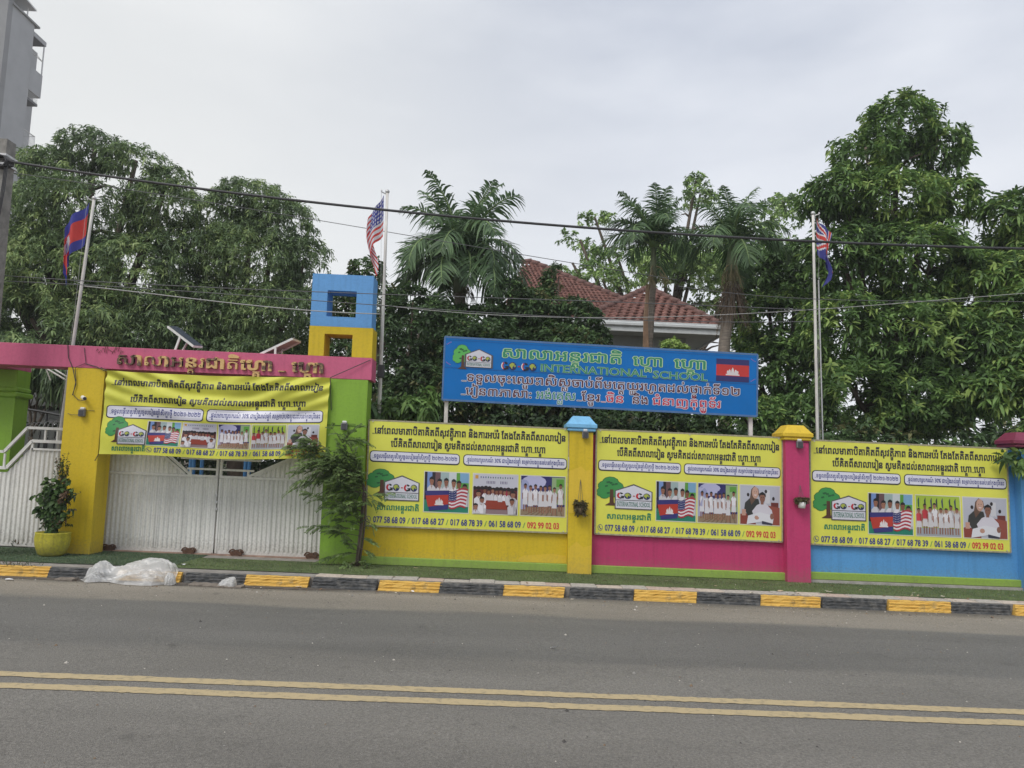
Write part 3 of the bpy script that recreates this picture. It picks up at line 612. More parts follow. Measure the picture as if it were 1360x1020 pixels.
def photo(kind, sf, u0, u1, v0, v1, d=.004):
    mb = MB(); bd = Sub(sf, u0-.004, u1+.004, v0-.008, v1+.008); rct(mb, bd, 0, 1, 0, 1, d, pc(228, 226, 205)); p = Sub(sf, u0, u1, v0, v1); d += STEP; rs = random.Random(hash(kind) % 7 if False else ord(kind[0]))
    d1 = d+STEP
    if kind == 'flags':
        rct(mb, p, 0, 1, 0, 1, d, pc(25, 130, 105))
        for a, b, c in ((0, .06, (25, 22, 30)), (.06, .17, (120, 150, 205)), (.17, .24, (30, 26, 34)), (.24, .36, (110, 80, 85)), (.36, .55, (165, 185, 185)), (.55, .72, (210, 216, 220)), (.72, .8, (95, 160, 60)), (.8, 1, (130, 175, 210))): rct(mb, p, a, b, 0, .7, d1, pc(*c))
        rct(mb, p, .82, 1, .25, .5, d1+STEP, pc(90, 165, 70))
        for x, y in ((.16, .13), (.34, .17), (.49, .15), (.66, .17), (.78, .2), (.91, .28)): child(mb, p, x, y, 1.1, .19, d1+2*STEP)
        e = d1+6*STEP
        shape(mb, p, [(.01, .48), (.56, .45), (.54, .93), (.12, .98)], e, pc(50, 48, 120)); shape(mb, p, [(.03, .6), (.55, .56), (.545, .8), (.09, .88)], e+STEP, pc(188, 55, 40)); temple(mb, p, .34, .73, .2, .2, e+2*STEP)
        us_flag(mb, p, [(.55, .46), (.99, .38), (.56, .9), (.93, .87)], e)
    elif kind == 'class':
        rct(mb, p, 0, 1, 0, 1, d, pc(95, 32, 38)); rct(mb, p, 0, 1, 0, .34, d1, pc(205, 205, 218)); rct(mb, p, .7, .82, .32, .6, d1, pc(165, 30, 70))
        rct(mb, p, 0, 1, .84, 1, d1, pc(150, 125, 130)); rct(mb, p, .04, .11, .03, .12, d1+STEP, pc(215, 160, 70))
        for k in range(14): x = .16+k*.055; rct(mb, p, x, x+.02, .05+rs.uniform(0, .02), .10, d1+STEP, pc(*rs.choice([(70, 90, 140), (60, 130, 110), (90, 90, 110)])))
        for k in range(11): x = .3+k*.035+(.1 if k > 5 else 0); rct(mb, p, x, x+.014, .17, .24, d1+STEP, pc(95, 80, 120))
        for k in range(12): x = .03+k*.085; ell(mb, p, x, .36+rs.uniform(-.02, .02), .05, .05, d1+STEP, pc(35, 25, 30), 8)
        for k in range(7): child(mb, p, .26+k*.09, .36+rs.uniform(-.02, .02), .75, .12, d1+2*STEP)
        shape(mb, p, [(.3, .66), (.72, .66), (.78, .88), (.24, .88)], d1+6*STEP, pc(150, 55, 35))
        for x, y in ((.12, .42), (.2, .58), (.9, .42), (.88, .6), (.06, .75)): child(mb, p, x, y, .85, .2, d1+7*STEP, low=(60, 55, 80) if x > .5 else None, arms=False)
        rct(mb, p, .34, .42, .54, .66, d1+6*STEP, pc(215, 212, 218)); rct(mb, p, .56, .66, .58, .69, d1+6*STEP, pc(215, 212, 218))
    elif kind == 'row':
        rct(mb, p, 0, 1, 0, 1, d, pc(45, 42, 105)); ell(mb, p, .3, .15, .28, .17, d1, pc(190, 190, 225), 12); ell(mb, p, .08, .3, .16, .22, d1, pc(160, 165, 205), 12); rct(mb, p, .7, 1, .02, .7, d1+STEP, pc(150, 175, 130))
        rct(mb, p, .8, .97, .06, .26, d1+2*STEP, pc(95, 160, 60)); shape(mb, p, [(0, .8), (1, .76), (1, 1), (0, 1)], d1+STEP, pc(155, 135, 110))
        for k in range(9): shape(mb, p, [(k*.12-.04, 1), (k*.12, 1), (.4+k*.06, .78), (.385+k*.06, .78)], d1+2*STEP, pc(125, 108, 85))
        shape(mb, p, [(0, .3), (.12, .3), (.1, .85), (0, .85)], d1+3*STEP, pc(170, 172, 205))
        for k, (x, y) in enumerate(((.1, .2), (.22, .24), (.33, .21), (.45, .24), (.55, .24), (.65, .22), (.76, .27), (.9, .18))): child(mb, p, x, y, .7, .125, d1+3*STEP, low=(222, 220, 226))
    elif kind == 'poles':
        rct(mb, p, 0, 1, 0, 1, d, pc(168, 195, 60)); rct(mb, p, 0, 1, .34, .78, d1, pc(190, 170, 150)); rct(mb, p, 0, 1, .8, 1, d1, pc(165, 170, 178))
        for k in range(7): x = .07+k*.14+rs.uniform(-.02, .02); c = rs.choice([(120, 40, 50), (60, 60, 100), (40, 90, 70), (45, 60, 60)]); rct(mb, p, x, x+.008, .05, .5, d1+STEP, pc(60, 60, 50)); shape(mb, p, [(x, .05), (x-.03, .12), (x-.02, .28), (x, .3)], d1+STEP, pc(*c))
        for k, (x, y) in enumerate(((.06, .32), (.2, .2), (.32, .28), (.42, .18), (.56, .3), (.68, .3), (.79, .22), (.92, .28))): child(mb, p, x, y, .95-y, .13, d1+2*STEP, low=(215, 212, 215), shirt=(222, 220, 224) if k > 1 else (190, 50, 60))
    else:
        rct(mb, p, 0, 1, 0, 1, d, pc(190, 192, 204)); rct(mb, p, .62, .75, .1, .45, d1, pc(215, 214, 220)); shape(mb, p, [(0, .74), (.35, .7), (.4, 1), (0, 1)], d1, pc(140, 60, 45)); shape(mb, p, [(.7, .5), (1, .55), (1, 1), (.78, 1)], d1+STEP, pc(150, 75, 60)); rct(mb, p, .78, .97, .42, .56, d1, pc(110, 45, 40))
        for x, y in ((.2, .24), (.84, .32), (.65, .14)): ell(mb, p, x, y, .035, .05, d1+STEP, pc(35, 25, 30), 8)
        shape(mb, p, [(.12, .45), (.25, .32), (.46, .34), (.52, .6), (.45, .8), (.2, .8), (.1, .6)], d1+2*STEP, pc(52, 54, 52))
        shape(mb, p, [(.28, .1), (.36, .01), (.46, .08), (.48, .22), (.28, .5), (.24, .35)], d1+3*STEP, pc(105, 78, 62)); ell(mb, p, .38, .18, .082, .155, d1+4*STEP, pc(200, 160, 142), 14)
        for x in (.355, .41): ell(mb, p, x, .16, .01, .01, d1+5*STEP, pc(40, 30, 30), 6)
        shape(mb, p, [(.345, .23), (.42, .23), (.40, .26), (.36, .26)], d1+5*STEP, pc(225, 205, 205))
        shape(mb, p, [(.3, .66), (.42, .5), (.55, .44), (.66, .46), (.8, .62), (.82, .72), (.6, .85), (.35, .8)], d1+5*STEP, pc(218, 214, 224)); rct(mb, p, .52, .59, .38, .48, d1+6*STEP, pc(140, 95, 78)); ell(mb, p, .56, .31, .07, .12, d1+6*STEP, pc(140, 95, 78), 14)
        shape(mb, p, [(.47, .3), (.48, .2), (.56, .15), (.64, .2), (.65, .3), (.6, .23), (.52, .23)], d1+7*STEP, pc(25, 20, 22))
        for x in (.535, .585): ell(mb, p, x, .3, .01, .012, d1+7*STEP, pc(20, 15, 18), 6)
        shape(mb, p, [(.2, .78), (.5, .68), (.85, .76), (.82, .98), (.55, .92), (.16, 1)], d1+8*STEP, pc(226, 226, 232)); shape(mb, p, [(.55, .9), (.82, .96), (.8, 1), (.55, .98)], d1+9*STEP, pc(50, 50, 70)); ell(mb, p, .42, .82, .06, .06, d1+9*STEP, pc(190, 145, 125), 8); ell(mb, p, .8, .78, .05, .08, d1+9*STEP, pc(140, 95, 78), 8)
        rct(mb, p, .04, .14, .62, .78, d1+2*STEP, pc(200, 155, 138))
    return mb
def go_go(mb, sf, u0, u1, v0, v1, d, light=False):
    """GO-GO: the G's red to the left and black to the right, the O's little globes"""
    w = (u1-u0); h = v1-v0; asp = w/5.3
    for k in (0, 1):
        x = u0+k*w*.56; r = w*.105; cy = (v0+v1)/2; cx = x+r; N = 16
        def ring(a0, a1, mi, ri=.44, dd=0, cx=cx):
            pts = [(cx+r*math.cos(math.radians(a0+(a1-a0)*i/N)), cy+h*.5*math.sin(math.radians(a0+(a1-a0)*i/N))) for i in range(N+1)]
            inn = [(cx+r*ri*math.cos(math.radians(a0+(a1-a0)*i/N)), cy+h*.5*(ri+.12)*math.sin(math.radians(a0+(a1-a0)*i/N))) for i in range(N+1)]
            for i in range(N): shape(mb, sf, [pts[i], pts[i+1], inn[i+1], inn[i]], d+dd, mi)
        ring(250, 90, pc(195, 25, 45)); ring(112, 40, pc(20, 18, 25), dd=STEP); ring(320, 262, pc(20, 18, 25), dd=STEP); ring(232, 128, pc(235, 235, 235), ri=.72, dd=STEP) if light else None
        rct(mb, sf, cx+r*.1, cx+r, cy+h*.02, cy+h*.16, d+2*STEP, pc(20, 18, 25)); rct(mb, sf, cx+r*.5, cx+r, cy+h*.02, cy+h*.42, d+2*STEP, pc(20, 18, 25))
        ox = x+w*.32; ell(mb, sf, ox, cy, w*.105, h*.5, d, pc(28, 32, 95), 18)
        shape(mb, sf, [(ox-w*.085, cy-h*.2), (ox-w*.02, cy-h*.42), (ox+w*.06, cy-h*.3), (ox+w*.03, cy-h*.05), (ox+w*.0, cy+h*.1), (ox-w*.01, cy+h*.38), (ox-w*.06, cy+h*.1), (ox-w*.09, cy)], d+STEP, pc(175, 185, 75))
        shape(mb, sf, [(ox+w*.03, cy-h*.15), (ox+w*.09, cy-h*.12), (ox+w*.08, cy+h*.12), (ox+w*.04, cy+h*.1)], d+STEP, pc(150, 170, 80))
    rct(mb, sf, u0+w*.47, u0+w*.53, (v0+v1)/2-h*.06, (v0+v1)/2+h*.08, d, pc(190, 30, 45))
SERIF = {'I': 'l', 'N': 'lr', 'T': 'c', 'E': 'l', 'R': 'lr', 'A': 'lr', 'L': 'l', 'H': 'lr'}
def serif_write(mb, sf, text, u0, u1, vb, size, d, mi, off=.0):
    """capitals with slab serifs"""
    gl, w = layout(text, 0.0); off = min(off, .03); SH = off
    x = 0.0
    for ch in text:
        v, f, a = glyph(ch, off)
        if len(f):
            U = u0+(u1-u0)*((v[:, 0]+x)/w); V = vb-v[:, 1]*size; mb.add(sf.arr(U, V, d+mb.k*2.5e-5), f, mi)
            if ch in SERIF:
                mn, mxx = v[:, 0].min(), v[:, 0].max(); st = .07; cx = {'l': mn+st, 'r': mxx-st, 'c': (mn+mxx)/2}
                if ch == 'I': cx['l'] = (mn+mxx)/2
                for k in SERIF[ch]:
                    for yy in ((0, .05), (.65, .70)):
                        if (ch == 'A' and yy[0] > .3) or (ch in 'TR' and k != 'l' and yy[0] > .3): continue
                        q0 = cx[k]-.13; q1 = cx[k]+.13; rct(mb, sf, u0+(u1-u0)*((q0+x)/w), u0+(u1-u0)*((q1+x)/w), vb-yy[1]*size, vb-yy[0]*size, d+.0002, mi)
        x += a if ch != ' ' else .26
def logo(sf, tu, tv, tw, th, h0, h1, apex, eave, bot, rule, d=.004, tree=(58, 150, 75)):
    mb = MB(); rs = random.Random(4); dk = pc(28, 95, 50); gn = pc(*tree)
    bl = [(.5, .2, .28, .17), (.32, .34, .26, .17), (.68, .36, .27, .18), (.5, .45, .3, .16), (.2, .52, .18, .12), (.8, .5, .18, .12), (.28, .68, .16, .09), (.55, .62, .2, .1), (.12, .62, .1, .08)]
    for (x, y, a, b) in bl: ell(mb, sf, tu+tw*x, tv+th*y, tw*a*1.08, th*b*1.1, d, dk, 11)
    for (x, y, a, b) in bl: ell(mb, sf, tu+tw*x, tv+th*y, tw*a, th*b, d+STEP, gn, 11)
    shape(mb, sf, [(tu+tw*.48, tv+th*.45), (tu+tw*.6, tv+th*.45), (tu+tw*.62, tv+th*.9), (tu+tw*.78, tv+th), (tu+tw*.3, tv+th), (tu+tw*.47, tv+th*.9)], d+2*STEP, pc(85, 50, 30))
    for k in range(9): x = tu+tw*(.25+.5*rs.random()); y = tv+th*(.15+.45*rs.random()); shape(mb, sf, [(x, y), (x+tw*.1, y-th*.03), (x+tw*.13, y+th*.02), (x+tw*.03, y+th*.05)], d+3*STEP, dk)
    mid = (h0+h1)/2; o_ = .0055; e = d+4*STEP
    shape(mb, sf, [(h0-o_, eave-o_), (mid, apex-o_*2.5), (h1+o_, eave-o_), (h1+o_, bot+o_*2), (h0-o_, bot+o_*2)], e, pc(92, 88, 88)); shape(mb, sf, [(h0, eave), (mid, apex), (h1, eave), (h1, bot), (h0, bot)], e+STEP, pc(222, 222, 232))
    rct(mb, sf, h0, h1, rule, rule+.008, e+2*STEP, pc(110, 110, 115))
    go_go(mb, sf, h0+(h1-h0)*.03, h0+(h1-h0)*.98, eave+(rule-eave)*.14, rule-(rule-eave)*.12, e+3*STEP)
    serif_write(mb, sf, 'INTERNATIONAL SCHOOL', h0+(h1-h0)*.03, h0+(h1-h0)*.97, bot-(bot-rule)*.24, (bot-rule)*.78, e+3*STEP, pc(35, 120, 95), .0)
    return mb
L1 = '_នៅពេលមាតាបិតាគិតពីសុវត្ថិភាព និងការអប់រំ តែងតែគិតពីសាលារៀន'
L2 = 'បើគិតពីសាលារៀន សូមគិតដល់សាលាអន្តរជាតិ ហ្គោ_ហ្គោ'
L3 = '_ទទួលធ្វើតេស្តសិស្សចូលរៀនឆ្នាំសិក្សាថ្មី ២០២១-២០២២'
L4 = '_ផ្តល់អាហារូបករណ៍ 30% ជារៀងរាល់ឆ្នាំ សម្រាប់បងប្អូនរស់នៅក្នុងបុរីនេះ'
def banner_print(t, sf, lay, icon=True):
    """all the printing of a yellow school banner; lay gives the layout"""
    mats = [K_BLK]; real = sf; cl = sf.wave is not None
    if cl: sf = Flat()
    D = (lambda m: drape(m, real)) if cl else (lambda m: m)
    for (txt, u0, u1, vb, sz, off) in ((L1, lay['l1'][0], lay['l1'][1], lay['l1'][2], .092*lay.get('k', 1), .036), (L2, lay['l2'][0], lay['l2'][1], lay['l2'][2], .092*lay.get('k', 1), .036)):
        mb = MB(); write(mb, sf, txt, u0, u1, vb, sz, .004, 0, off); D(mb).build('lettering', mats, t)
    for (u0, u1, txt) in ((lay['p'][0], lay['p'][1], L3), (lay['p'][2], lay['p'][3], L4)):
        a, b = lay['pv']; mb = MB(); rrect(mb, sf, u0, u1, a, b, .018, .034, .003, 0); rrect(mb, sf, u0+.0045, u1-.0035, a+.008, b-.012, .015, .028, .0036, 1)
        write(mb, sf, txt, u0+.015, u1-.012, b-(b-a)*.37, (b-a)*.50, .0045, 2, .022); D(mb).build('text_pill', [K_BLK, mat('pill_white', (.66, .66, .74), .45, .04), K_NAVY], t)
    D(logo(sf, *lay['logo'])).build('logo_print', PMATS, t)
    mb = MB(); write(mb, sf, 'សាលាអន្តរជាតិ', *lay['kh'], .072*lay.get('k', 1), .004, 0, .035); D(mb).build('lettering', flat('kh_green', (.02, .20, .10)), t)
    for k, (u0, u1) in zip(lay['kinds'], lay['ph']): D(photo(k, sf, u0, u1, *lay['phv'])).build('photo_print', PMATS, t)
    mb = MB(); mb2 = MB(); cols = [0, 0, 0, 0, 1]; nums = ['077 58 68 09', '017 68 68 27', '017 68 78 39', '061 58 68 09', '092 99 02 03']; n0, n1, vb = lay['num']; seg = (n1-n0)/5
    for k, s_ in enumerate(nums):
        mb = MB(); write(mb, sf, s_, n0+seg*k, n0+seg*(k+.84), vb, lay.get('ns', .082), .004, cols[k], .028); D(mb).build('lettering', [K_NAVY, K_RED], t); mb = MB()
        if k < 4: write(mb2, sf, '/', n0+seg*(k+.885), n0+seg*(k+.955), vb, .075, .004, 2, .0)
    if icon:
        cu, cv = n0-.024, vb-.028; ru, rv = .0135, .03
        for i in range(16): a0, a1 = 2*math.pi*i/16, 2*math.pi*(i+1)/16; shape(mb, sf, [(cu+ru*math.cos(a), cv+rv*math.sin(a)) for a in (a0, a1)]+[(cu+ru*.85*math.cos(a), cv+rv*.85*math.sin(a)) for a in (a1, a0)], .004, 0)
        shape(mb, sf, [(cu-ru*.45, cv-rv*.45), (cu-ru*.15, cv-rv*.5), (cu-ru*.15, cv), (cu+ru*.15, cv+rv*.2), (cu+ru*.5, cv+rv*.2), (cu+ru*.4, cv+rv*.5), (cu, cv+rv*.45), (cu-ru*.45, cv)], .004, 0)
    mb.v and D(mb).build('phone_icon', [K_NAVY, K_RED], t); D(mb2).build('slash_marks', [K_NAVY, K_RED, flat('slash_green', (.1, .3, .1))], t)

# ================================================================== the boundary wall
wall = thing('boundary_wall', 'yellow, pink and blue painted boundary wall with capped pillars along the turf', 'wall', (2.7, 11.2, VZ))
W0 = 11.08
for (x0, x1, m, lab) in ((-1.97, 1.02, YEL, 'yellow stretch of wall'), (1.33, 4.17, PINK, 'pink stretch of wall'), (4.49, 7.62, BLUE, 'blue stretch of wall')):
    b = MB(); b.box(x0, x1, W0, W0+.16, VZ-.02, 2.13); tag(b.build('wall_panel', m, wall), lab)
    b = MB(); b.box(x0+.003, x1-.003 if x1 > 7 else x1, W0-.055, W0-.002, VZ+(.05 if x0 > 4 else .012), VZ+.125 if x0 < 4 else VZ+.155, 0, .008); b.build('skirting', paint('skirting_green_paint', (.27, .44, .05)), wall)
b = MB(); b.box(4.5, 7.6, W0-.09, W0-.004, VZ-.01, VZ+.047); b.build('footing', CONC, wall)
YPX = (1.012, 1.352); PPX = (4.16, 4.50)
for (x0, x1, m, lab) in ((*YPX, YEL, 'yellow pillar'), (*PPX, PINK, 'pink pillar'), (7.60, 8.05, BLUE, 'blue pillar')):
    b = MB(); b.box(x0, x1, 10.93, W0+.2, VZ-.02, 2.165); tag(b.build('pillar', m, wall), lab)
def cap(x0, x1, m, lab, z=2.165):
    b = MB(); y0, y1 = 10.93, 11.28; c = (x0+x1)/2; cy = (y0+y1)/2
    for (e, a, h) in ((.035, z, z+.045), (.055, z+.045, z+.115)): b.box(x0-e, x1+e, y0-e, y1+e, a, h, 0, .012)
    e = .035; s_ = .05; b.hexa([(x0-e, y0-e, z+.112), (x1+e, y0-e, z+.112), (x1+e, y1+e, z+.112), (x0-e, y1+e, z+.112), (x0+s_, y0+s_, z+.225), (x1-s_, y0+s_, z+.225), (x1-s_, y1-s_, z+.225), (x0+s_, y1-s_, z+.225)])
    tag(b.build('pillar_cap', m, wall), lab)
cap(*YPX, CAPB, 'pale blue cap'); cap(*PPX, CAPY, 'yellow cap'); cap(7.55, 8.05, MAROON, 'dark maroon cap', 2.2)
b = MB(); b.add([(YPX[0]+.004, 10.927, VZ+.0), (YPX[1]-.004, 10.927, VZ), (YPX[1]-.004, 10.927, VZ+.42), (YPX[0]+.22, 10.927, VZ+.38), (YPX[0]+.12, 10.927, VZ+.46), (YPX[0]+.004, 10.927, VZ+.36)], [(0, 1, 2, 3, 4, 5)])
b.add([(YPX[0]+.004, 10.926, .99), (YPX[1]-.02, 10.926, .99), (YPX[1]-.02, 10.926, 1.62), (YPX[0]+.24, 10.926, 1.60), (YPX[0]+.17, 10.926, 1.66), (YPX[0]+.004, 10.926, 1.59)], [(0, 1, 2, 3, 4, 5)]); tag(b.build('repainted_patch', YEL2, wall), 'fresher yellow paint')
b = MB(); xa = -1.95+2.25
b.add([(xa, W0-.003, VZ+.13), (1.0, W0-.003, VZ+.13), (1.0, W0-.003, VZ+.235), (.8, W0-.003, VZ+.26), (.62, W0-.003, VZ+.24), (.4, W0-.003, VZ+.22), (xa+.02, W0-.003, VZ+.18)], [tuple(range(7))]); b.build('repainted_patch', YEL2, wall)

# ================================================================== the gateway: beam, pillars and window tower
gw = thing('school_gateway', 'pink gateway beam with gold lettering on yellow and green pillars, blue-topped tower', 'gateway', (-4.2, 11.1, VZ))
b = MB(); b.box(-10.6, -1.895, 10.93, 11.30, 2.785, 3.108, 0, .004); b.build('beam', BEAM, gw)
xl, xr = at(94, 489, 10.93)[0], at(139.6, 492, 10.93)[0]
b = MB(); b.box(-6.285, -5.755, 10.935, 11.29, VZ-.02, 2.783); tag(b.build('pillar', YEL, gw), 'yellow pillar beside the gate')
b = MB(); b.box(-2.52, -1.945, 10.935, 11.29, VZ-.02, 2.783); tag(b.build('pillar', GREEN, gw), 'lime green pillar')
b = MB(); b.box(-2.524, -1.941, 10.929, 11.2, 2.10, 2.112); b.build('joint', mat('joint_dark_green', (.07, .14, .02), .8), gw)
b = MB(); gx = at(23, 500, 11.62)[0]; b.box(-9.6, gx, 11.62, 11.95, VZ-.02, 2.783); b.box(-9.66, gx+.05, 11.57, 12.0, 2.36, 2.44, 0, .02); b.box(-9.63, gx+.025, 11.595, 11.98, 2.44, 2.52, 0, .02); tag(b.build('pillar', GREEN, gw), 'green pillar with a moulded band')
b = MB(); b.box(-9.5, gx, 11.302, 11.95, 2.787, 3.1); b.build('bracket_beam', BEAM, gw)
def holed(x0, x1, z0, z1, hx0, hx1, hz0, hz1, m, y0, y1, nm):
    b = MB(); b.box(x0, hx0, y0, y1, z0, z1); b.box(hx1, x1, y0, y1, z0, z1); b.box(hx0, hx1, y0, y1, hz1, z1)
    if hz0 > z0+.001: b.box(hx0, hx1, y0, y1, z0, hz0)
    # drop the inner faces that meet
    return b.build(nm, m, gw)
hb = [at(435.6, 385, 10.93), at(474.7, 420, 10.93)]; hy = [at(431.5, 442, 10.93), at(471.4, 476, 10.93)]
holed(-2.83, -1.93, 3.552, 4.335, -2.60, -2.17, 3.70, 4.09, TBLUE, 10.935, 11.30, 'tower_block'); holed(-2.835, -1.905, 3.110, 3.550, -2.61, -2.20, 3.10, 3.44, YEL, 10.932, 11.30, 'tower_block')
# raised Khmer letters on the beam, gold paint peeling from dark foam
GOLD = mat('peeling_gold_paint', (0.62, 0.40, 0.16), .6, .1, 3.2, .4, 40, col2=(0.12, 0.075, 0.045), thr=(0.47, 0.52)); 
def solid(mb, v2, f2, P, d0, d1, mi=0):
    o = [P(x, y, d1) for x, y in v2]; i = [P(x, y, d0) for x, y in v2]; mb.add(o, f2, mi); E = {}
    for f in f2:
        for a, c in zip(f, f[1:]+f[:1]): E[(a, c)] = E.get((a, c), 0)+1
    n = len(v2); mb.add(o+i, [(a, n+a, n+c, c) for (a, c) in E if (c, a) not in E], mi)
xA, zA = at(152.5, 486, 10.9)[0], 2.855; xB = at(431, 495, 10.9)[0]
gl, w = layout('សាលាអន្តរជាតិហ្គោ _ ហ្គោ', .035); by = {}
for v, f, c in gl: by.setdefault(c, []).append((v, f))
for c, parts_ in by.items():
    m_ = MB()
    for v, f in parts_:
        v = v.copy(); v[:, 1] = v[:, 1]*1.0; solid(m_, v, [tuple(q) for q in f], lambda x, y, d: (xA+(xB-xA)*x/w, 10.93-d, zA+y*.235), .0, .045)
    m_.build('letter', GOLD, gw)
# cracks / cable stubs on the beam face
gc = thing('loose_cable', 'black cable looping over the beam and down the yellow pillar to the camera', 'cable', at(120, 480, 10.9))
def pth(pts, Y): return [at(x, y, Y) for x, y in pts]
b = MB(); b.tube(pth([(90, 458), (91, 475), (97, 490), (101, 510), (96, 525)], 10.915), .006, 5); b.tube(pth([(112, 462), (114, 482), (100, 488), (101, 505), (97, 524), (104, 531), (111, 532)], 10.915), .005, 5); b.tube(pth([(114, 483), (128, 487), (140, 493)], 10.915), .006, 5)
b.tube(pth([(90, 549), (95, 551), (106, 551)], 10.915), .004, 5); b.build('wire', CABLE, gc)
b = MB()
for k in range(14): p = at(128+k*2.6, 466+3*math.sin(k*1.7)+k*.15, 10.918); q = at(130+k*2.6, 463+4*math.sin(k*1.1), 10.918); b.tube([p, q], .004, 4)
b.build('tangled_wire', RUST, gc)

# ================================================================== gates
def ribbed(mb, poly_fn, x0, x1, y, zb, zt, pitch=.068, dep=.016, mi=0):
    """corrugated sheet: zt may be a function of x"""
    n = int((x1-x0)/(pitch/4)); vs = []
    for i in range(n+1):
        x = x0+(x1-x0)*i/n; ph = (i % 4); d = 0 if ph in (0, 1) else dep; z1 = zt(x) if callable(zt) else zt
        vs += [(x, y-d, zb), (x, y-d, z1)]
    mb.add(vs, [(2*i, 2*i+2, 2*i+3, 2*i+1) for i in range(n)], mi)
    return mb
G = thing('entrance_gate', 'double white corrugated gate under the hanging yellow banner', 'gate', (-4.3, 11.5, VZ))
YG = 11.5; seam = at(288, 680, YG)[0]; GX0, GX1 = -5.93, -2.50
for x0, x1 in ((GX0, seam-.012), (seam+.012, GX1)):
    b = MB(); ribbed(b, None, x0, x1, YG, VZ+.06, 1.27); tag(b.build('corrugated_sheet', GATE, G))
    b = MB(); b.box(x0, x1, YG-.03, YG+.03, 1.262, 1.302, 0, .006); b.box(x0, x1, YG-.012, YG+.03, VZ+.02, VZ+.075); b.box(x0, x0+.03, YG-.026, YG+.02, VZ+.03, 1.26); b.box(x1-.03, x1, YG-.026, YG+.02, VZ+.03, 1.26)
    if x0 > seam: xs2 = at(359, 690, YG)[0]; b.box(xs2-.012, xs2+.012, YG-.022, YG, VZ+.06, 1.26)
    b.build('frame', FRAME, G)
xs3 = at(209, 685, YG)[0]; b = MB(); b.box(xs3-.012, xs3+.012, YG-.022, YG, VZ+.08, 1.26); b.build('strap', FRAME, G)
# upper part of the leaves: sheet outside, bars inside a shallow V
def V(x): return at(x, 620, YG)[0]
dl0, dl1 = (V(224.7), 1.51), (V(248), 1.305); dr0, dr1 = (V(375), 1.51), (V(337), 1.305)
TOPZ = 2.05
slL = lambda x: 1.31+(dl1[0]-x)*(1.51-1.305)/(dl1[0]-dl0[0]); slR = lambda x: 1.31+(x-dr1[0])*(1.51-1.305)/(dr0[0]-dr1[0])
b = MB(); ribbed(b, None, GX0, dl1[0]-.002, YG, 1.305, lambda x: min(TOPZ, max(1.306, slL(x)))); b.build('corrugated_sheet', GATE, G); b = MB(); ribbed(b, None, dr1[0]+.002, GX1, YG, 1.305, lambda x: min(TOPZ, max(1.306, slR(x)))); b.build('corrugated_sheet', GATE, G)
b = MB()
for sgn, a0, k in ((-1, dl1[0], slL), (1, dr1[0], slR)):
    o_ = -sgn*.07; xa = a0+o_; zt_ = 1.85; xe = a0+sgn*(zt_-1.305)/((1.51-1.305)/abs(dl1[0]-dl0[0] if sgn < 0 else dr1[0]-dr0[0]))
    b.bar((xa, YG-.01, 1.30), (xe+o_, YG-.01, zt_), .035, .035); b.bar((a0+sgn*.02, YG-.006, 1.31), (xe+sgn*.02, YG-.006, zt_), .025, .03); b.bar((xa-sgn*.0, YG-.012, 1.30), (xa, YG-.012, 1.40), .03, .03)
b.box(V(249), seam-.03, YG-.02, YG+.01, 1.375, 1.405); b.box(seam+.03, V(338), YG-.02, YG+.01, 1.375, 1.405); b.box(V(240), seam-.03, YG-.02, YG+.01, 1.53, 1.56); b.box(seam+.03, V(346), YG-.02, YG+.01, 1.53, 1.56)
b.box(seam-.045, seam-.01, YG-.024, YG+.014, 1.30, 1.95); b.box(seam+.01, seam+.045, YG-.024, YG+.014, 1.30, 1.95); b.build('frame', FRAME, G)
b = MB(); 
for (py) in (658, 667, 676): p = at(287.5, py, YG-.03); b.box(p[0]-.02, p[0]+.02, p[1]-.015, p[1]+.01, p[2]-.02, p[2]+.02, 0, .004)
b.build('latch', STEEL, G)
b = MB(); b.box(GX0-.05, GX1+.05, 11.43, 11.72, VZ-.01, VZ+.02); tag(b.build('rail_sill', mat('reddish_sill', (.33, .22, .17), .9, .35, 6, .4), G))
for px in (144, 250.6, 313.6, 413.7):
    b = MB(); c = at(px, 731+px*.03-5, YG-.06); z = VZ+.055
    for s_ in (-1, 1):
        arc = [(c[0]+s_*.055+.05*math.cos(a), YG-.06, z+.05*math.sin(a)-.01) for a in [math.pi*k/8 for k in range(9)]]; b.tube(arc, .012, 6)
        b.tube([(c[0]+s_*.055, YG-.085, z-.01), (c[0]+s_*.055, YG-.035, z-.01)], .032, 12)
    b.box(c[0]-.03, c[0]+.03, YG-.08, YG-.03, z-.035, z+.035); b.build('wheel_bracket', RUST, G)
SG = thing('side_gate', 'white corrugated side gate with sloping top rails left of the yellow pillar', 'gate', (-7.4, 11.45, VZ))
YS = 11.45
tp = lambda x, a=0: (1.69 if x > V(44) else max(1.285, 1.285+(x-V(13))*(1.69-1.285)/(V(44)-V(13))))
b = MB(); ribbed(b, None, -10.2, -6.30, YS, VZ+.06, lambda x: tp(x)-.12 if x > V(44) else tp(x)-.06); b.build('corrugated_sheet', GATE, SG)
def railpath(off, z0, z1, xk0, xk1, w_):
    b = MB(); pts = [(-10.2, YS-.02, z0), (xk0, YS-.02, z0), (xk1, YS-.02, z1), (-6.42 if off else -6.55, YS-.02, z1)]
    for p, q in zip(pts, pts[1:]): b.bar(p, q, w_, w_)
    return b
b = railpath(0, 1.29, 1.705, V(13), V(44), .045); b.build('rail', FRAME, SG); b = railpath(0, 1.53, 1.90, V(8), V(36), .04); b.build('rail', FRAME, SG)
b = MB()
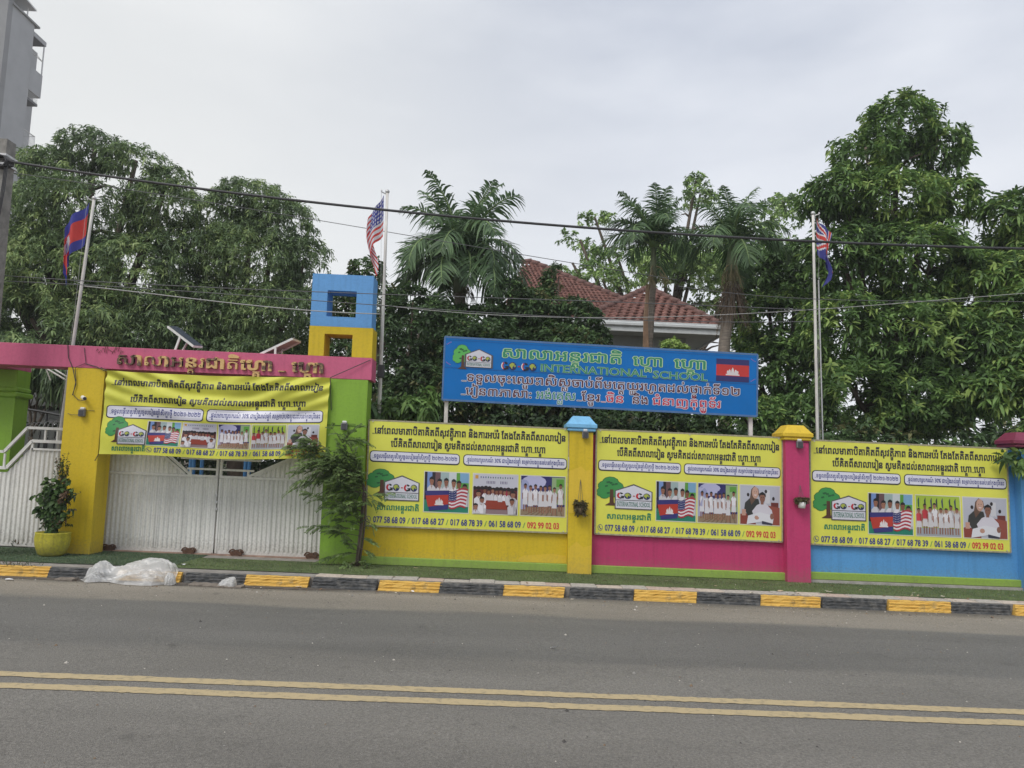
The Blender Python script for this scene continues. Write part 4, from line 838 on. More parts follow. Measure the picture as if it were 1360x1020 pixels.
for px, z0, z1 in ((9, 1.31, 1.5), (60, 1.72, 1.88), (76, 1.72, 1.88)): b.box(V(px)-.012, V(px)+.012, YS-.03, YS-.006, z0, z1)
b.box(V(44)-.015, V(44)+.02, YS-.03, YS, 1.57, 1.69); b.box(-6.46, -6.42, YS-.035, YS+.01, VZ+.02, 1.9); b.box(-10.2, -6.42, YS-.01, YS+.03, VZ+.02, VZ+.075); b.box(V(44), -6.42, YS-.03, YS, 1.57, 1.6); b.build('frame', FRAME, SG)

# ================================================================== printed banners
def wall_banner(corners, label, lay, seedk):
    Yp = 11.03; tl, tr, bl, br = [at(*c, Yp) for c in corners]
    t = thing('school_banner', label, 'banner', ((tl[0]+tr[0])/2, Yp, bl[2]), 'yellow school banners on the wall')
    def bw_(u, v):
        e = math.sin(math.pi*min(1, max(0, u)))*math.sin(math.pi*min(1, max(0, v))); e = max(0, e)**.5
        return (e*(.0075*math.sin(7*u+2.2*v+seedk*2)+.006*math.sin(13*u-3*v+seedk)+.004*math.sin(5*v+17*u*v+seedk)), 0.0)
    sf = Surf(tl, tr, bl, br, bw_); sf.coarse = (26, 10); b = MB(); b.grid(lambda u, v: sf.P(u, 1-v, 0), 78, 30); b.build('board', K_YEL, t, True)
    f0 = Surf(tl, tr, bl, br); b = MB(); b.hexa([f0.P(0, 1, -.028), f0.P(1, 1, -.028), f0.P(1, 1, -.036), f0.P(0, 1, -.036), f0.P(0, 0, -.028), f0.P(1, 0, -.028), f0.P(1, 0, -.036), f0.P(0, 0, -.036)]); b.build('backing', FRAME, t)
    b = MB()
    for (a, c) in (((0, 0), (1, 0)), ((1, 0), (1, 1)), ((1, 1), (0, 1)), ((0, 1), (0, 0))): b.bar(sf.P(*a, -.008), sf.P(*c, -.008), .022, .022)
    b.build('frame', mat('banner_frame', (.34, .31, .2), .6, .3, 20), t)
    for k in (0.02, .5, .98):
        for v in (.012, .985): p = sf.P(k, v, .006); b2 = MB(); b2.tube([p, (p[0], p[1]-.008, p[2])], .009, 8); b2.build('screw', STEEL, t)
    banner_print(t, sf, lay); return t
wall_banner(((490.3, 557.8), (755.9, 569.6), (485.8, 698.2), (753.4, 708.1)), 'yellow school banner on the yellow wall, partly behind the climbing shrub, with a classroom photo', dict(l1=(.018, .985, .125), l2=(.112, .885, .245), p=(.008, .457, .474, .992), pv=(.288, .397), kh=(.05, .262, .845), phv=(.47, .845), ph=((.285, .505), (.528, .748), (.765, .985)), kinds=('flags', 'class', 'row'), num=(.035, .99, .965),
  logo=(-.005, .455, .145, .24, .09, .255, .527, .585, .745, .675)), 1)
wall_banner(((792.3, 570.3), (1039, 581.4), (790, 708.9), (1039, 719.8)), 'yellow school banner on the pink wall between the yellow and pink pillars', dict(l1=(.018, .985, .125), l2=(.112, .885, .245), p=(.012, .455, .47, .99), pv=(.29, .397), kh=(.06, .30, .85), phv=(.475, .845), ph=((.325, .535), (.548, .76), (.775, .985)), kinds=('flags', 'row', 'reading'), num=(.052, .995, .965),
  logo=(.005, .445, .15, .28, .108, .298, .525, .585, .745, .665)), 2)
wall_banner(((1075.9, 584.3), (1336.9, 596), (1076.5, 722.7), (1342.4, 733.7)), 'yellow school banner on the blue wall, mango leaves at its right edge', dict(l1=(.018, .985, .125), l2=(.112, .885, .245), p=(.008, .455, .472, .992), pv=(.29, .40), kh=(.065, .275, .85), phv=(.49, .875), ph=((.292, .512), (.53, .752), (.768, .985)), kinds=('flags', 'poles', 'reading'), num=(.052, .995, .985-.01),
  logo=(.01, .447, .145, .30, .108, .275, .534, .585, .752, .665)), 3)
# the cloth banner slung in front of the gate
def wv(u, v):
    s_ = math.sin(math.pi*u); d = .035*s_+.022*math.sin(9*(u-v*.9)+1)*(1-.5*v)+.014*math.sin(23*u+7*v)+.010*math.sin(5*u-15*v)
    corner = math.exp(-((u)**2+(v)**2)*14)*.03*math.sin(40*(u-v)); c2 = math.exp(-((1-u)**2+v**2)*10)*.035*math.sin(38*((1-u)-v)); sweep = .024*math.sin(30*(v-.30*math.sin(math.pi*u)))*math.exp(-((v-.3)/.22)**2)*s_
    return (d+corner+c2+sweep, -.028*s_*(1-.35*v)+.012*math.sin(8*u)*v)
tl, tr, bl, br = at(142.5, 492.5, 10.86), at(438.7, 501.5, 10.86), at(131, 603, 10.88), at(431, 610, 10.88)
cb = thing('hanging_banner', 'yellow cloth school banner tied between the gateway pillars above the gate', 'banner', ((tl[0]+tr[0])/2, 10.87, bl[2]))
sf = Surf(tl, tr, bl, br, wv); b = MB(); b.grid(lambda u, v: sf.P(u, v, 0), 150, 60); o = b.build('cloth', K_YELC, cb, True)
banner_print(cb, sf, dict(l1=(.03, .975, .165), l2=(.115, .90, .36), p=(.012, .455, .468, .98), pv=(.41, .565), kh=(.055, .205, .955), phv=(.59, .875), ph=((.208, .352), (.364, .512), (.524, .664), (.675, .82), (.83, .965)), kinds=('flags', 'class', 'row', 'poles', 'reading'), num=(.245, .975, .963), ns=.085,
  k=1.1, logo=(.02, .535, .105, .32, .085, .20, .645, .71, .87, .79)))
b = MB()
for p, q in ((at(142.5, 492.5, 10.86), at(134, 488, 10.915)), (at(438.7, 501.5, 10.86), at(492, 478, 10.915)), (at(438.7, 501.5, 10.86), at(440, 545, 10.915)), (at(131, 603, 10.88), at(126, 612, 10.92)), (at(431, 610, 10.88), at(438, 622, 10.92))): b.tube([p, q], .006, 5)
b.build('tie_rope', CABLE, cb)

# ================================================================== the big blue sign
YB = 11.52; tl, tr, bl, br = at(591, 447.3, YB), at(1006.2, 471, YB), at(587.3, 530.7, YB), at(1005.2, 552.9, YB)
bs = thing('school_sign', 'long blue school sign board on white posts above the wall', 'sign', ((tl[0]+tr[0])/2, YB, VZ))
sf = Surf(tl, tr, bl, br); b = MB(); b.hexa([sf.P(0, 1, 0), sf.P(1, 1, 0), sf.P(1, 1, -.04), sf.P(0, 1, -.04), sf.P(0, 0, 0), sf.P(1, 0, 0), sf.P(1, 0, -.04), sf.P(0, 0, -.04)]); b.build('board', K_BLUE, bs)
b = MB()
for (a, c) in (((0, 0), (1, 0)), ((1, 0), (1, 1)), ((1, 1), (0, 1)), ((0, 1), (0, 0))): b.bar(sf.P(*a, -.01), sf.P(*c, -.01), .026, .03)
b.build('frame', mat('sign_frame', (.07, .16, .34), .5), bs)
for u in (.0125, .985):
    p = sf.P(u, 1, -.075); b = MB(); b.box(p[0]-.028, p[0]+.028, p[1]-.01, p[1]+.045, VZ-.02, sf.P(u, 0, 0)[2]-.02); b.build('post', WPOLE, bs)
SL = flat('sign_line', (.004, .07, .27)); b = MB(); rct(b, sf, .004, .996, .484, .492, .003, 0); rct(b, sf, .004, .996, .045, .05, .003, 0); b.build('seam', SL, bs)
OUT = flat('outline_white', (.62, .66, .72)); DKR = flat('dark_maroon', (.09, .015, .03)); SGN = flat('sign_green', (.02, .22, .12)); SRED = flat('sign_red', (.50, .03, .07)); PALE = flat('pale_green', (.42, .60, .30))
def outlined(txt, u0, u1, vb, sz, mi_fill, outm=0, o1=.014, o2=.055):
    mb = MB(); gl, w = layout(txt, o1); 
    g2, w2 = layout(txt, o2)
    write(mb, sf, txt, u0, u1, vb, sz, .003, 0, o2); write(mb, sf, txt, u0, u1, vb, sz, .0045, 1, o1); return mb
outlined('សាលាអន្តរជាតិ', .18, .568, .275, .235, 1, o1=.012).build('lettering', [PALE, SGN], bs)
outlined('ហ្គោ', .60, .70, .285, .235, 1, o1=.012).build('lettering', [PALE, SGN], bs); outlined('ហ្គោ', .732, .84, .29, .235, 1, o1=.012).build('lettering', [PALE, SGN], bs)
b = MB(); go_go(b, sf, .182, .296, .345, .475, .004, True); b.build('lettering', PMATS, bs)
b = MB(); serif_write(b, sf, 'INTERNATIONAL', .306, .645, .466, .17, .003, 0, .03); serif_write(b, sf, 'INTERNATIONAL', .306, .645, .466, .17, .0045, 1, .0); serif_write(b, sf, 'SCHOOL', .665, .84, .475, .17, .003, 0, .03); serif_write(b, sf, 'SCHOOL', .665, .84, .475, .17, .0045, 1, .0); b.build('lettering', [PALE, SGN], bs)
outlined('_ទទួលចុះឈ្មោះសិស្សចាប់ពីមត្តេយ្យរហូតដល់ថ្នាក់ទី១២', .06, .948, .685, .19, 1).build('lettering', [OUT, DKR], bs)
for txt, u0, u1, m_ in (('_រៀន៣ភាសា:', .06, .283, DKR), ('អង់គ្លេស', .296, .423, SGN), ('_ខ្មែរ', .427, .50, DKR), ('_ចិន', .504, .577, SRED), ('និង', .60, .655, DKR), ('ជំនាញកុំព្យូទ័រ', .665, .885, SRED)): outlined(txt, u0, u1, .90, .185, 1).build('lettering', [OUT, m_], bs)
logo(sf, .026, .10, .062, .40, .071, .150, .18, .265, .455, .375, tree=(95, 190, 90)).build('logo_print', PMATS, bs)
b = MB(); q = Sub(sf, .868, .973, .10, .465); rct(b, q, 0, 1, 0, 1, .003, pc(40, 38, 105)); rct(b, q, 0, 1, .25, .75, .0035, pc(205, 50, 45)); temple(b, q, .5, .54, .42, .36, .004); b.build('flag_print', PMATS, bs)
b = MB(); K_PK = flat('ornament_pink', (.45, .12, .35))
for u, v, su, sv in ((.008, .06, 1, 1), (.992, .06, -1, 1), (.992, .46, -1, -1), (.008, .46, 1, -1)):
    for k in range(4): ell(b, sf, u+su*k*.004, v+sv*(.02+.012*(3-k)), .0014, .007, .003, 0, 6)
b.build('ornament', K_PK, bs)

# ================================================================== small fittings
def wall_light(p, label, first=None, head=0):
    if first is not None: return copy_tree(first, p, label)
    t = thing('wall_light', label, 'lamp', p, 'small grey wall lights on the pillars'); x, y, z = p
    b = MB(); b.box(x-.045, x+.045, y-.07, y-.012, z-.06, z+.045, 0, .01); b.build('housing', GREYB, t); b = MB(); b.box(x-.033, x+.033, y-.075, y-.0705, z-.045, z+.03); b.build('lens', DARK, t)
    b = MB(); b.box(x-.03, x+.03, y-.05, y-.002, z+.047, z+.075, 0, .006); b.build('bracket', WHITE, t); b = MB(); b.tube([(x+.03, y-.008, z+.03), (x+.12, y-.006, z+.035), (x+.16, y-.006, z+.03)], .003, 5); b.build('wire', CABLE, t); return t
l0 = wall_light(at(111, 548, 10.93), 'small grey light on the yellow gateway pillar below the camera')
wall_light(at(458, 566, 10.93), 'small grey light with white bracket on the lime green pillar', l0)
wall_light(at(777, 577, 10.93), 'small grey light just under the blue pillar cap', l0); wall_light(at(1060.5, 590, 10.93), 'small grey light just under the yellow pillar cap', l0)
c = thing('security_camera', 'white bullet camera on the yellow gateway pillar', 'camera', at(114, 529, 10.93)); x, y, z = SITE[c]
b = MB(); b.tube([(x-.03, y-.03, z+.012), (x+.045, y-.11, z-.012)], .027, 14); b.build('body', WHITE, c, False); b = MB(); b.tube([(x+.0455, y-.1105, z-.012), (x+.054, y-.12, z-.015)], .023, 14); b.build('lens', DARK, c); b = MB(); b.tube([(x-.02, y, z+.01), (x-.02, y-.04, z+.01)], .016, 10); b.build('mount', WHITE, c)
h = thing('meter_box', 'slim grey metal box beside the yellow pillar at the banner edge', 'box', at(755.5, 615, 10.99)); x, y, z = SITE[h]
b = MB(); b.box(x-.008, x+.022, y-.02, y+.05, z-.09, z+.09, 0, .004); b.build('box_body', STEEL, h)
# solar panels with struts on top of the beam
PVC = mat('solar_cells', (.03, .04, .07), .25, .1); 
def solar(name_label, pts, Y, wid, struts):
    t = thing('solar_panel', name_label, 'solar panel', at(*struts[0][1], Y)); a = Vector(at(*pts[0], Y)); e = Vector(at(*pts[1], Y)); d = (e-a).normalized(); n = Vector((0, 1, 0)).cross(d).normalized()
    tilt = Vector((.05, wid, .0)) if pts[0][1] > pts[1][1] else Vector((.02, wid, .034)); b = MB(); q = [a, e, e+tilt, a+tilt]; up = d.cross(tilt).normalized()
    if up.z < 0: up = -up
    b.hexa([*q, *[p+up*.018 for p in q]]); b.build('backing', mat('panel_back', (.42, .41, .37), .6), t); b = MB(); b.hexa([*[p+up*.0185 for p in q], *[p+up*.022 for p in q]]); b.build('cells', PVC, t)
    b = MB()
    for p, r_ in zip(q, q[1:]+q[:1]): b.bar(p-up*.003, r_-up*.003, .022, .03)
    b.build('frame', FRAME, t); b = MB()
    for (s0, s1) in struts: p0 = Vector(at(*s0, Y)); p1 = Vector(at(*s1, Y)); b.bar(p0, p1, .028, .028); b.bar(p0+Vector((.04, wid*.85, 0)), p1+Vector((.04, wid*.5, 0)), .022, .022)
    b.build('strut', FRAME, t); return t
solar('solar panel sloping down to the right on the beam, left one of the two', ((223, 434), (257, 460)), 10.99, .26, [((239, 448), (232, 467))])
solar('solar panel sloping up to the right on the beam beside the tower', ((346, 470), (388, 450)), 10.99, .26, [((366, 461), (365.5, 474))])

# ================================================================== flag poles and flags
FCOL = {}
def fm(name, c): return mat('flag_'+name, c, .7, .12, 4, trans=.4)
F_R, F_B, F_W, F_N = fm('red', (.68, .07, .06)), fm('blue', (.06, .07, .36)), fm('white', (.8, .8, .84)), fm('navy', (.06, .065, .30))
def seg(u, v, x0, y0, x1, y1, w):
    dx, dy = x1-x0, y1-y0; t = max(0, min(1, ((u-x0)*dx+(v-y0)*dy)/(dx*dx+dy*dy))); return math.hypot(u-x0-dx*t, v-y0-dy*t) < w
def f_kh(u, v):
    if v < .25 or v > .75: return 1
    U = (u-.5)*1.5; a = abs(U); V = v-.5
    if (a < .28 and .12 < V < .17) or (a < .22 and .02 < V <= .12) or (a < .05+max(0, V+.2)*.15 and -.2 < V <= .02) or (abs(a-.14) < .04 and -.08 < V <= .02): return 2
    return 0
def f_us(u, v):
    if u < .4 and v < 7/13:
        i, j = u/.4*6, v/(7/13)*5; return 2 if (math.hypot((i % 1)-.5, (j % 1)-.5) < .30) else 1
    return 0 if int(v*13) % 2 == 0 else 2
def f_uk(u, v):
    U, V = u*2/.85, v/.8
    if U > 2 or V > 1: return 1
    if abs(V-.5) < .07 or abs(U-1) < .07: return 0
    if abs(V-.5) < .12 or abs(U-1) < .12: return 2
    for (a, b_, c_, d_) in ((0, 0, 2, 1), (2, 0, 0, 1)):
        if seg(U, V, a, b_, c_, d_, .045): return 0
    for (a, b_, c_, d_) in ((0, 0, 2, 1), (2, 0, 0, 1)):
        if seg(U, V, a, b_, c_, d_, .10): return 2
    return 1
def flagpole(base, top, label, flabel, pat, side, Hh, Lf, spread, r=.026, seed=0, drop=.93, clamp=None, blue=F_B):
    t = thing('flagpole', label, 'flagpole', base); b = MB(); base = Vector(base); top = Vector(top); b.tube([base.lerp(top, k/6) for k in range(7)], [r*(1.15-.3*k/6) for k in range(7)], 12); b.build('pole', WPOLE, t, True)
    b = MB(); prof = [(0.001, -.035)]+[(.035*math.cos(a), .035*math.sin(a)) for a in [math.radians(d) for d in range(-75, 90, 15)]]; b.lathe((top.x, top.y, top.z+.02), prof, 12); b.build('finial', STEEL, t, True)
    hk = top+Vector((side*.09, -.02, .005)); b = MB(); b.tube([top+Vector((0, 0, -.03)), hk], .009, 6); b.tube([hk, hk+Vector((0, 0, .03))], .012, 6); b.build('halyard_arm', STEEL, t)
    dirv = (base-top).normalized(); b = MB(); b.tube([hk, hk+dirv*.12, top+dirv*1.9+Vector((side*.03, -.03, 0)), base.lerp(top, .05)+Vector((side*.03, -.03, 0))], .0025, 5); b.build('halyard', WIREL, t)
    if clamp: p = base.lerp(top, clamp); b = MB(); b.box(p.x-.05, p.x+.05, p.y-.06, p.y+.06, p.z-.1, p.z+.1, 0, .01); b.build('clamp', DARK, t)
    f = MB(); hp = top+dirv*.05+Vector((side*.05, -.03, 0))
    def Q(u, v):
        w_ = spread(u, v); z = -(v*Hh*(1-.10*u)+u*Lf*drop); x = side*w_[0]; y = w_[1]
        p = hp+dirv*(-z); return (p.x+x, p.y+y, p.z)
    f.grid(Q, 64, 44, 0, lambda u, v: pat(u, v)); o = f.build('flag', [F_R, blue, F_W], None, True, tuple(hp)); tag(o, flabel, 'flag'); return t
b1 = at(58, 725, 11.62)
flagpole((b1[0], 11.62, VZ), at(125, 265, 11.62), 'leaning white flagpole behind the left end of the pink beam', 'drooping blue and red Cambodian flag with white temple, on the leaning pole', f_kh, -1, .70, .80,
  lambda u, v: (.31*math.sin(math.pi*u*.78)*(1-.25*v)+.02*math.sin(9*u+4*v), .05*math.sin(10*u+3*v)+.04*math.sin(17*u)))
flagpole(tuple([at(505, 560, 11.62)[0], 11.62, VZ]), at(514.5, 256, 11.62), 'tall white flagpole just right of the blue and yellow tower', 'drooping red and white striped American flag with starred blue canton', f_us, -1, .66, .80,
  lambda u, v: (.23*math.sin(math.pi*u*.84)*(1-.22*v)-.05*math.sin(5*u+4*v)*u+.0, .06*math.sin(8*u+2*v)+.03*math.sin(19*u)), seed=2, clamp=.50)
flagpole(tuple([at(1086, 580, 11.62)[0], 11.62, VZ]), at(1079.8, 285, 11.62), 'white flagpole standing behind the wall near the yellow-capped pink pillar', 'drooping navy flag with red and white crossed stripes on the right pole', f_uk, 1, .62, .62,
  lambda u, v: (.20*math.sin(math.pi*u*.80)*(1-.15*v)+.05*math.sin(5*u+5*v)*u, .05*math.sin(10*u+3*v)+.03*math.sin(21*u)), r=.024, blue=F_N)
pp = thing('steel_pipe', 'thin grey pipe standing close beside the right flagpole', 'pole', (at(1094, 580, 11.75)[0], 11.75, VZ)); b = MB(); b.tube([SITE[pp], at(1087, 372, 11.75)], .012, 8); b.build('pipe', STEEL, pp)

# ================================================================== the house behind, with a tiled roof
TILE = mat('roof_tile_red', (0.195, 0.092, 0.074), .85, .5, 5, .3, 40)
HW = mat('house_wall_pale', (.36, .38, .37), .85, .1); FAS = mat('fascia_white', (.58, .60, .60), .7, .1)
YH = 20.0
house = thing('house', 'house with red tiled hip roof and white eaves behind the blue sign', 'house', (at(860, 445, YH)[0], YH, VZ))
def tiles(mb, A, B, C, D_, rows, cols):
    q_ = [Vector(x)-Vector((0, 0, .09)) for x in (A, B, C, D_)]; mb.add(q_, [(0, 1, 2, 3)])
    """rows of curved tiles on the slope A-B (eave) to D_-C (ridge); every course steps over the one below"""
    A, B, C, D_ = [np.array(q) for q in (A, B, C, D_)]; n = np.cross(B-A, D_-A); n /= np.linalg.norm(n)
    if n[2] < 0: n = -n
    for r in range(rows):
        vs = []
        for (v, hgt) in ((r/rows, .055), (r/rows, .0), ((r+1)/rows, .0)):
            pass
        for v, hgt in (((r)/rows, .005), (r/rows+1e-4, .06), ((r+1)/rows, .012)):
            L_, R_ = A*(1-v)+D_*v, B*(1-v)+C*v; w = np.linalg.norm(R_-L_); m_ = cols*6
            for i in range(m_+1):
                u = i/m_; W_ = np.linalg.norm(B-A); ph = u*w/W_*cols*2*math.pi+ (r % 2)*math.pi
                vs.append(L_*(1-u)+R_*u+n*(hgt+.028*math.sin(ph)))
        q = m_+1; fs = [(k*q+i, k*q+i+1, (k+1)*q+i+1, (k+1)*q+i) for k in range(2) for i in range(m_)]; mb.add(vs, fs)
def hp(px, py, Y): return at(px, py, Y)
# front wing: hip roof; main roof: taller, further back to the left
ev_l, ev_r = np.array(hp(770, 426, YH)), np.array(hp(958, 433, YH)); apx = np.array(hp(861, 384, YH+2.4)); ev_r2 = ev_r+np.array([0, 5.0, 0]); ev_l2 = ev_l+np.array([0, 5.0, 0])
b = MB(); tiles(b, ev_l, ev_r, apx, apx, 13, 17); tiles(b, ev_r, ev_r2, apx+np.array([0, .4, 0]), apx, 13, 22); o = b.build('roof_tiles', TILE, house, True); o['kind'] = 'stuff'
ma, mb_, mc = np.array(hp(665, 418, YH+2.6)), np.array(hp(905, 431, YH+2.6)), np.array(hp(706, 349, YH+5.6))
md = np.array(hp(694, 349, YH+5.6)); b = MB(); tiles(b, ma, mb_, mc, md, 22, 40); tiles(b, mb_, mb_+np.array([0, 6., 0]), mc+np.array([0, .5, 0]), mc, 22, 30); o = b.build('roof_tiles', TILE, house, True); o['kind'] = 'stuff'
RC = mat('ridge_tile', (.15, .078, .066), .85, .3, 8)
for p, q in ((ev_l, apx), (ev_r, apx), (mb_, mc), (mc, md)):
    b = MB(); n = max(1, int(np.linalg.norm(np.array(q)-np.array(p))/.33))
    for k in range(n): a = Vector(p).lerp(Vector(q), k/n); c = Vector(p).lerp(Vector(q), (k+1.12)/n); b.tube([a+Vector((0, 0, .06)), c+Vector((0, 0, .035))], [.10, .08], 8)
    b.build('ridge_cap', RC, house, True)
z0 = ev_r[2]; b = MB(); b.box(ev_l[0]-2.5, ev_r[0]+.05, YH-.06, YH-.0, z0-.26, z0+.03); b.box(ev_r[0]+.0, ev_r[0]+.055, YH+.003, YH+5, z0-.26, z0+.03); b.build('fascia', FAS, house)
b = MB(); b.box(ev_l[0]-2.5, ev_r[0]+.06, YH-.12, YH-.062, z0-.12, z0-.02, 0, .02); b.build('gutter', FAS, house)
b = MB(); b.box(ev_l[0]-2.5, ev_r[0], YH+.003, YH+6, z0-.22, z0-.18); b.build('soffit', HW, house)
b = MB(); b.box(ev_l[0]-2.5, ev_r[0]-.75, YH+.85, YH+6, VZ, z0-.222); b.build('wall', HW, house)
wx = at(935, 460, YH+.8)[0]; b = MB(); b.box(wx-.9, wx-.1, YH+.80, YH+.845, z0-2.2, z0-.7); b.build('window', mat('dark_glass', (.03, .035, .04), .15, .1), house)

# ================================================================== palms
def frond_mesh(L, elev, droop, seed, npair=36, leafL=.55):
    rs = np.random.default_rng(seed); N = 14; pts = []; p = np.array([0., 0, 0]); a = math.radians(elev)
    for k in range(N+1): pts.append(p.copy()); p = p+np.array([math.cos(a), 0, math.sin(a)])*L/N; a -= math.radians(droop)/N*(0.5+1.0*k/N)
    pts = np.array(pts); mb = MB(); mb.tube(pts.tolist(), [.024*(1-.85*k/N) for k in range(N+1)], 5, 2)
    for k in range(npair):
        t = .12+.88*k/(npair-1); x = t*N; i = min(int(x), N-1); q = pts[i]*(1-(x-i))+pts[i+1]*(x-i); d = pts[i+1]-pts[i]; d /= np.linalg.norm(d); nrm = np.array([-d[2], 0, d[0]])
        ln = leafL*(math.sin(math.pi*min(1, t*.86+.12))**.6)*rs.uniform(.85, 1.1)
        for s_ in (-1, 1):
            D = np.array([0, s_, 0])*rs.uniform(.75, .95)+d*rs.uniform(.45, .7)+nrm*rs.uniform(-.05, .45); D /= np.linalg.norm(D); W = .0115*rs.uniform(.8, 1.2); sd_ = np.cross(D, nrm); sd_ /= np.linalg.norm(sd_)
            dr = rs.uniform(.25, .75); vs = []
            for tt, ww in ((0, .5), (.35, 1), (.7, .75), (1, .08)):
                c = q+D*ln*tt-np.array([0, 0, 1])*ln*dr*1.25*tt*tt; vs += [c-sd_*W*ww, c+sd_*W*ww]
            mb.add(vs, [(0, 1, 3, 2), (2, 3, 5, 4), (4, 5, 7, 6)], int(rs.random() < .45))
    return mb
FM = []
for k in range(7):
    m_ = frond_mesh(1.0, [82, 70, 56, 44, 30, 16, 0][k], [50, 95, 130, 145, 140, 125, 100][k], k+3, 40, .30); o = m_.build('frond', PALM, None, True, (0, 0, 0), False); FM.append(o.data); bpy.data.objects.remove(o)
def palm(label, cpx, cpy, Y, L, base_px, n, seed, r, skirt=False, shaft=.7, low=True, top_n=5.99):
    rs = random.Random(seed); c = at(cpx, cpy, Y); bx = at(base_px[0], base_px[1], Y); base = (bx[0], Y, VZ-.02); t = thing('palm_tree', label, 'palm tree', base, 'palm trees behind the wall'); top = Vector(c)-Vector((0, 0, .12))
    b = MB(); P0 = [Vector((bx[0], Y, VZ-.02)), Vector((bx[0], Y, bx[2])), top-Vector((0, 0, shaft))]; q = []
    for k in range(22):
        z = (top.z-shaft-VZ)*k/21+VZ-.02; f = max(0, (z-bx[2])/(top.z-shaft-bx[2])); q.append(Vector((bx[0]+(top.x-bx[0])*f, Y, z)))
    b.tube(q, [r*(1.25-.35*k/21)*(1+.06*(k % 2)) for k in range(22)], 12); b.build('trunk', PBARK, t, True)
    b = MB(); b.tube([q[-1]-Vector((0, 0, .04)), q[-1]+Vector((0, 0, shaft*.5)), top+Vector((0, 0, .05))], [r*1.15, r*1.0, r*.55], 12); b.build('crownshaft', mat('crownshaft_green', (.16, .19, .10), .6, .3, 10, stretch=(1, 1, .3)), t, True)
    for k in range(n):
        lv = k/(n-1); e = min(6, int(lv*6.99)) if low else min(5, int(lv*top_n)); o = bpy.data.objects.new('frond', FM[e]); COL.objects.link(o); o.parent = t
        o.location = Vector(S(top))-Vector(S(base)); s_ = L*rs.uniform(.85, 1.12); o.scale = (s_, s_*1.0, s_); o.rotation_euler = (rs.uniform(-.25, .25), rs.uniform(-.12, .12), k*2.39996+rs.uniform(-.25, .25)+seed)
    b = MB()
    for k in range(3):
        a = rs.uniform(0, 6.28); p = top-Vector((0, 0, shaft*.55)); e = p+Vector((math.cos(a)*.35, math.sin(a)*.35, -.35)); b.tube([p, p.lerp(e, .5)+Vector((0, 0, .1)), e], [.02, .014, .006], 5)
        for j in range(26): w = p.lerp(e, rs.uniform(.35, 1)); b.tube([w, w+Vector((rs.uniform(-.12, .12), rs.uniform(-.12, .12), -rs.uniform(.1, .32)))], [.006, .003], 4)
    b.build('flower_stalk', mat('stalk_straw', (.22, .19, .10), .8, .3), t)
    if skirt:
        b = MB()
        for j in range(150): a = rs.uniform(0, 6.28); z = q[-1].z-rs.uniform(0, .55); w = Vector((q[-1].x+math.cos(a)*r, Y+math.sin(a)*r, z)); b.tube([w, w+Vector((math.cos(a)*rs.uniform(.05, .3), math.sin(a)*rs.uniform(.05, .3), -rs.uniform(.1, .75)))], [.012, .004], 4)
        b.build('dead_fronds', mat('dead_frond_brown', (.13, .095, .065), .9, .4), t)
    return t
palm('broad palm tree with arching fronds behind the yellow wall', 612, 335, 15.2, 1.78, (616, 470), 36, 3, .12)
palm('slim palm tree left of the house roof peak rising over the blue sign', 868, 322, 15.6, 1.32, (862, 470), 24, 5, .07, skirt=False, low=False, top_n=4.4)
palm('stout palm tree with a shaggy brown trunk over the right end of the blue sign', 972, 318, 14.6, 1.42, (961, 465), 20, 8, .115, skirt=True, low=False, top_n=5.6)
vine = thing('dry_frond', 'long dry frond hanging down the trunk of the slim palm', 'dead frond', at(861, 470, 15.4)); b = MB()
for k in range(26): x = 856+random.uniform(-3, 7); b.tube([at(861+random.uniform(-2, 2), 378, 15.42), at((861+x)/2-2, 420, 15.38), at(x, 470, 15.36)], [.02, .015, .006], 4)
b.build('strips', mat('dry_frond_tan', (.26, .17, .11), .9, .3), vine)

# ================================================================== trees
# right: tall mango tree with upright rosettes
tree('mango_tree', 'tall mango tree with open pointed top behind the blue wall', (at(1195, 500, 14.4)[0], 14.4, VZ),
  [lobe(1195, 170, 14.6, .80, .62), lobe(1150, 205, 14.4, .72, .48), lobe(1245, 195, 14.5, .62, .55), lobe(1120, 258, 14.3, .62, .50), lobe(1262, 262, 14.2, .55, .42), lobe(1185, 270, 14.3, 1.0, .62), lobe(1085, 268, 14.6, .42, .38), lobe(1118, 345, 14.2, .75, .7), lobe(1210, 355, 14.2, 1.25, .85), lobe(1300, 375, 14.5, .95, .75),
   lobe(1120, 440, 13.8, .80, .75), lobe(1210, 450, 14.0, 1.1, .8), lobe(1290, 465, 13.9, .95, .75), lobe(1130, 525, 13.4, .85, .55), lobe(1215, 535, 13.7, .9, .6), lobe(1290, 520, 13.3, .7, .5)],
  4700, 10, .155, .043, .25, MANGO, 1, -.26, .17, clusters=170, mw=(.2, .38, .30, .12))
tree('mango_tree', 'lower mango tree leaning in from the right edge over the pillar', (at(1400, 500, 13.6)[0], 13.6, VZ),
  [lobe(1345, 290, 13.8, .62, .48), lobe(1400, 330, 13.8, 1.0, .8), lobe(1335, 375, 13.4, .6, .55), lobe(1370, 430, 13.0, .8, .7), lobe(1322, 455, 12.8, .5, .5), lobe(1330, 520, 12.4, .45, .4), lobe(1385, 500, 12.4, .8, .7), lobe(1380, 585, 11.9, .38, .32), lobe(1348, 606, 11.0, .17, .12, .12)],
  1800, 10, .18, .047, .3, MANGO, 2, -.28, .15, clusters=90, mw=(.2, .38, .30, .12))
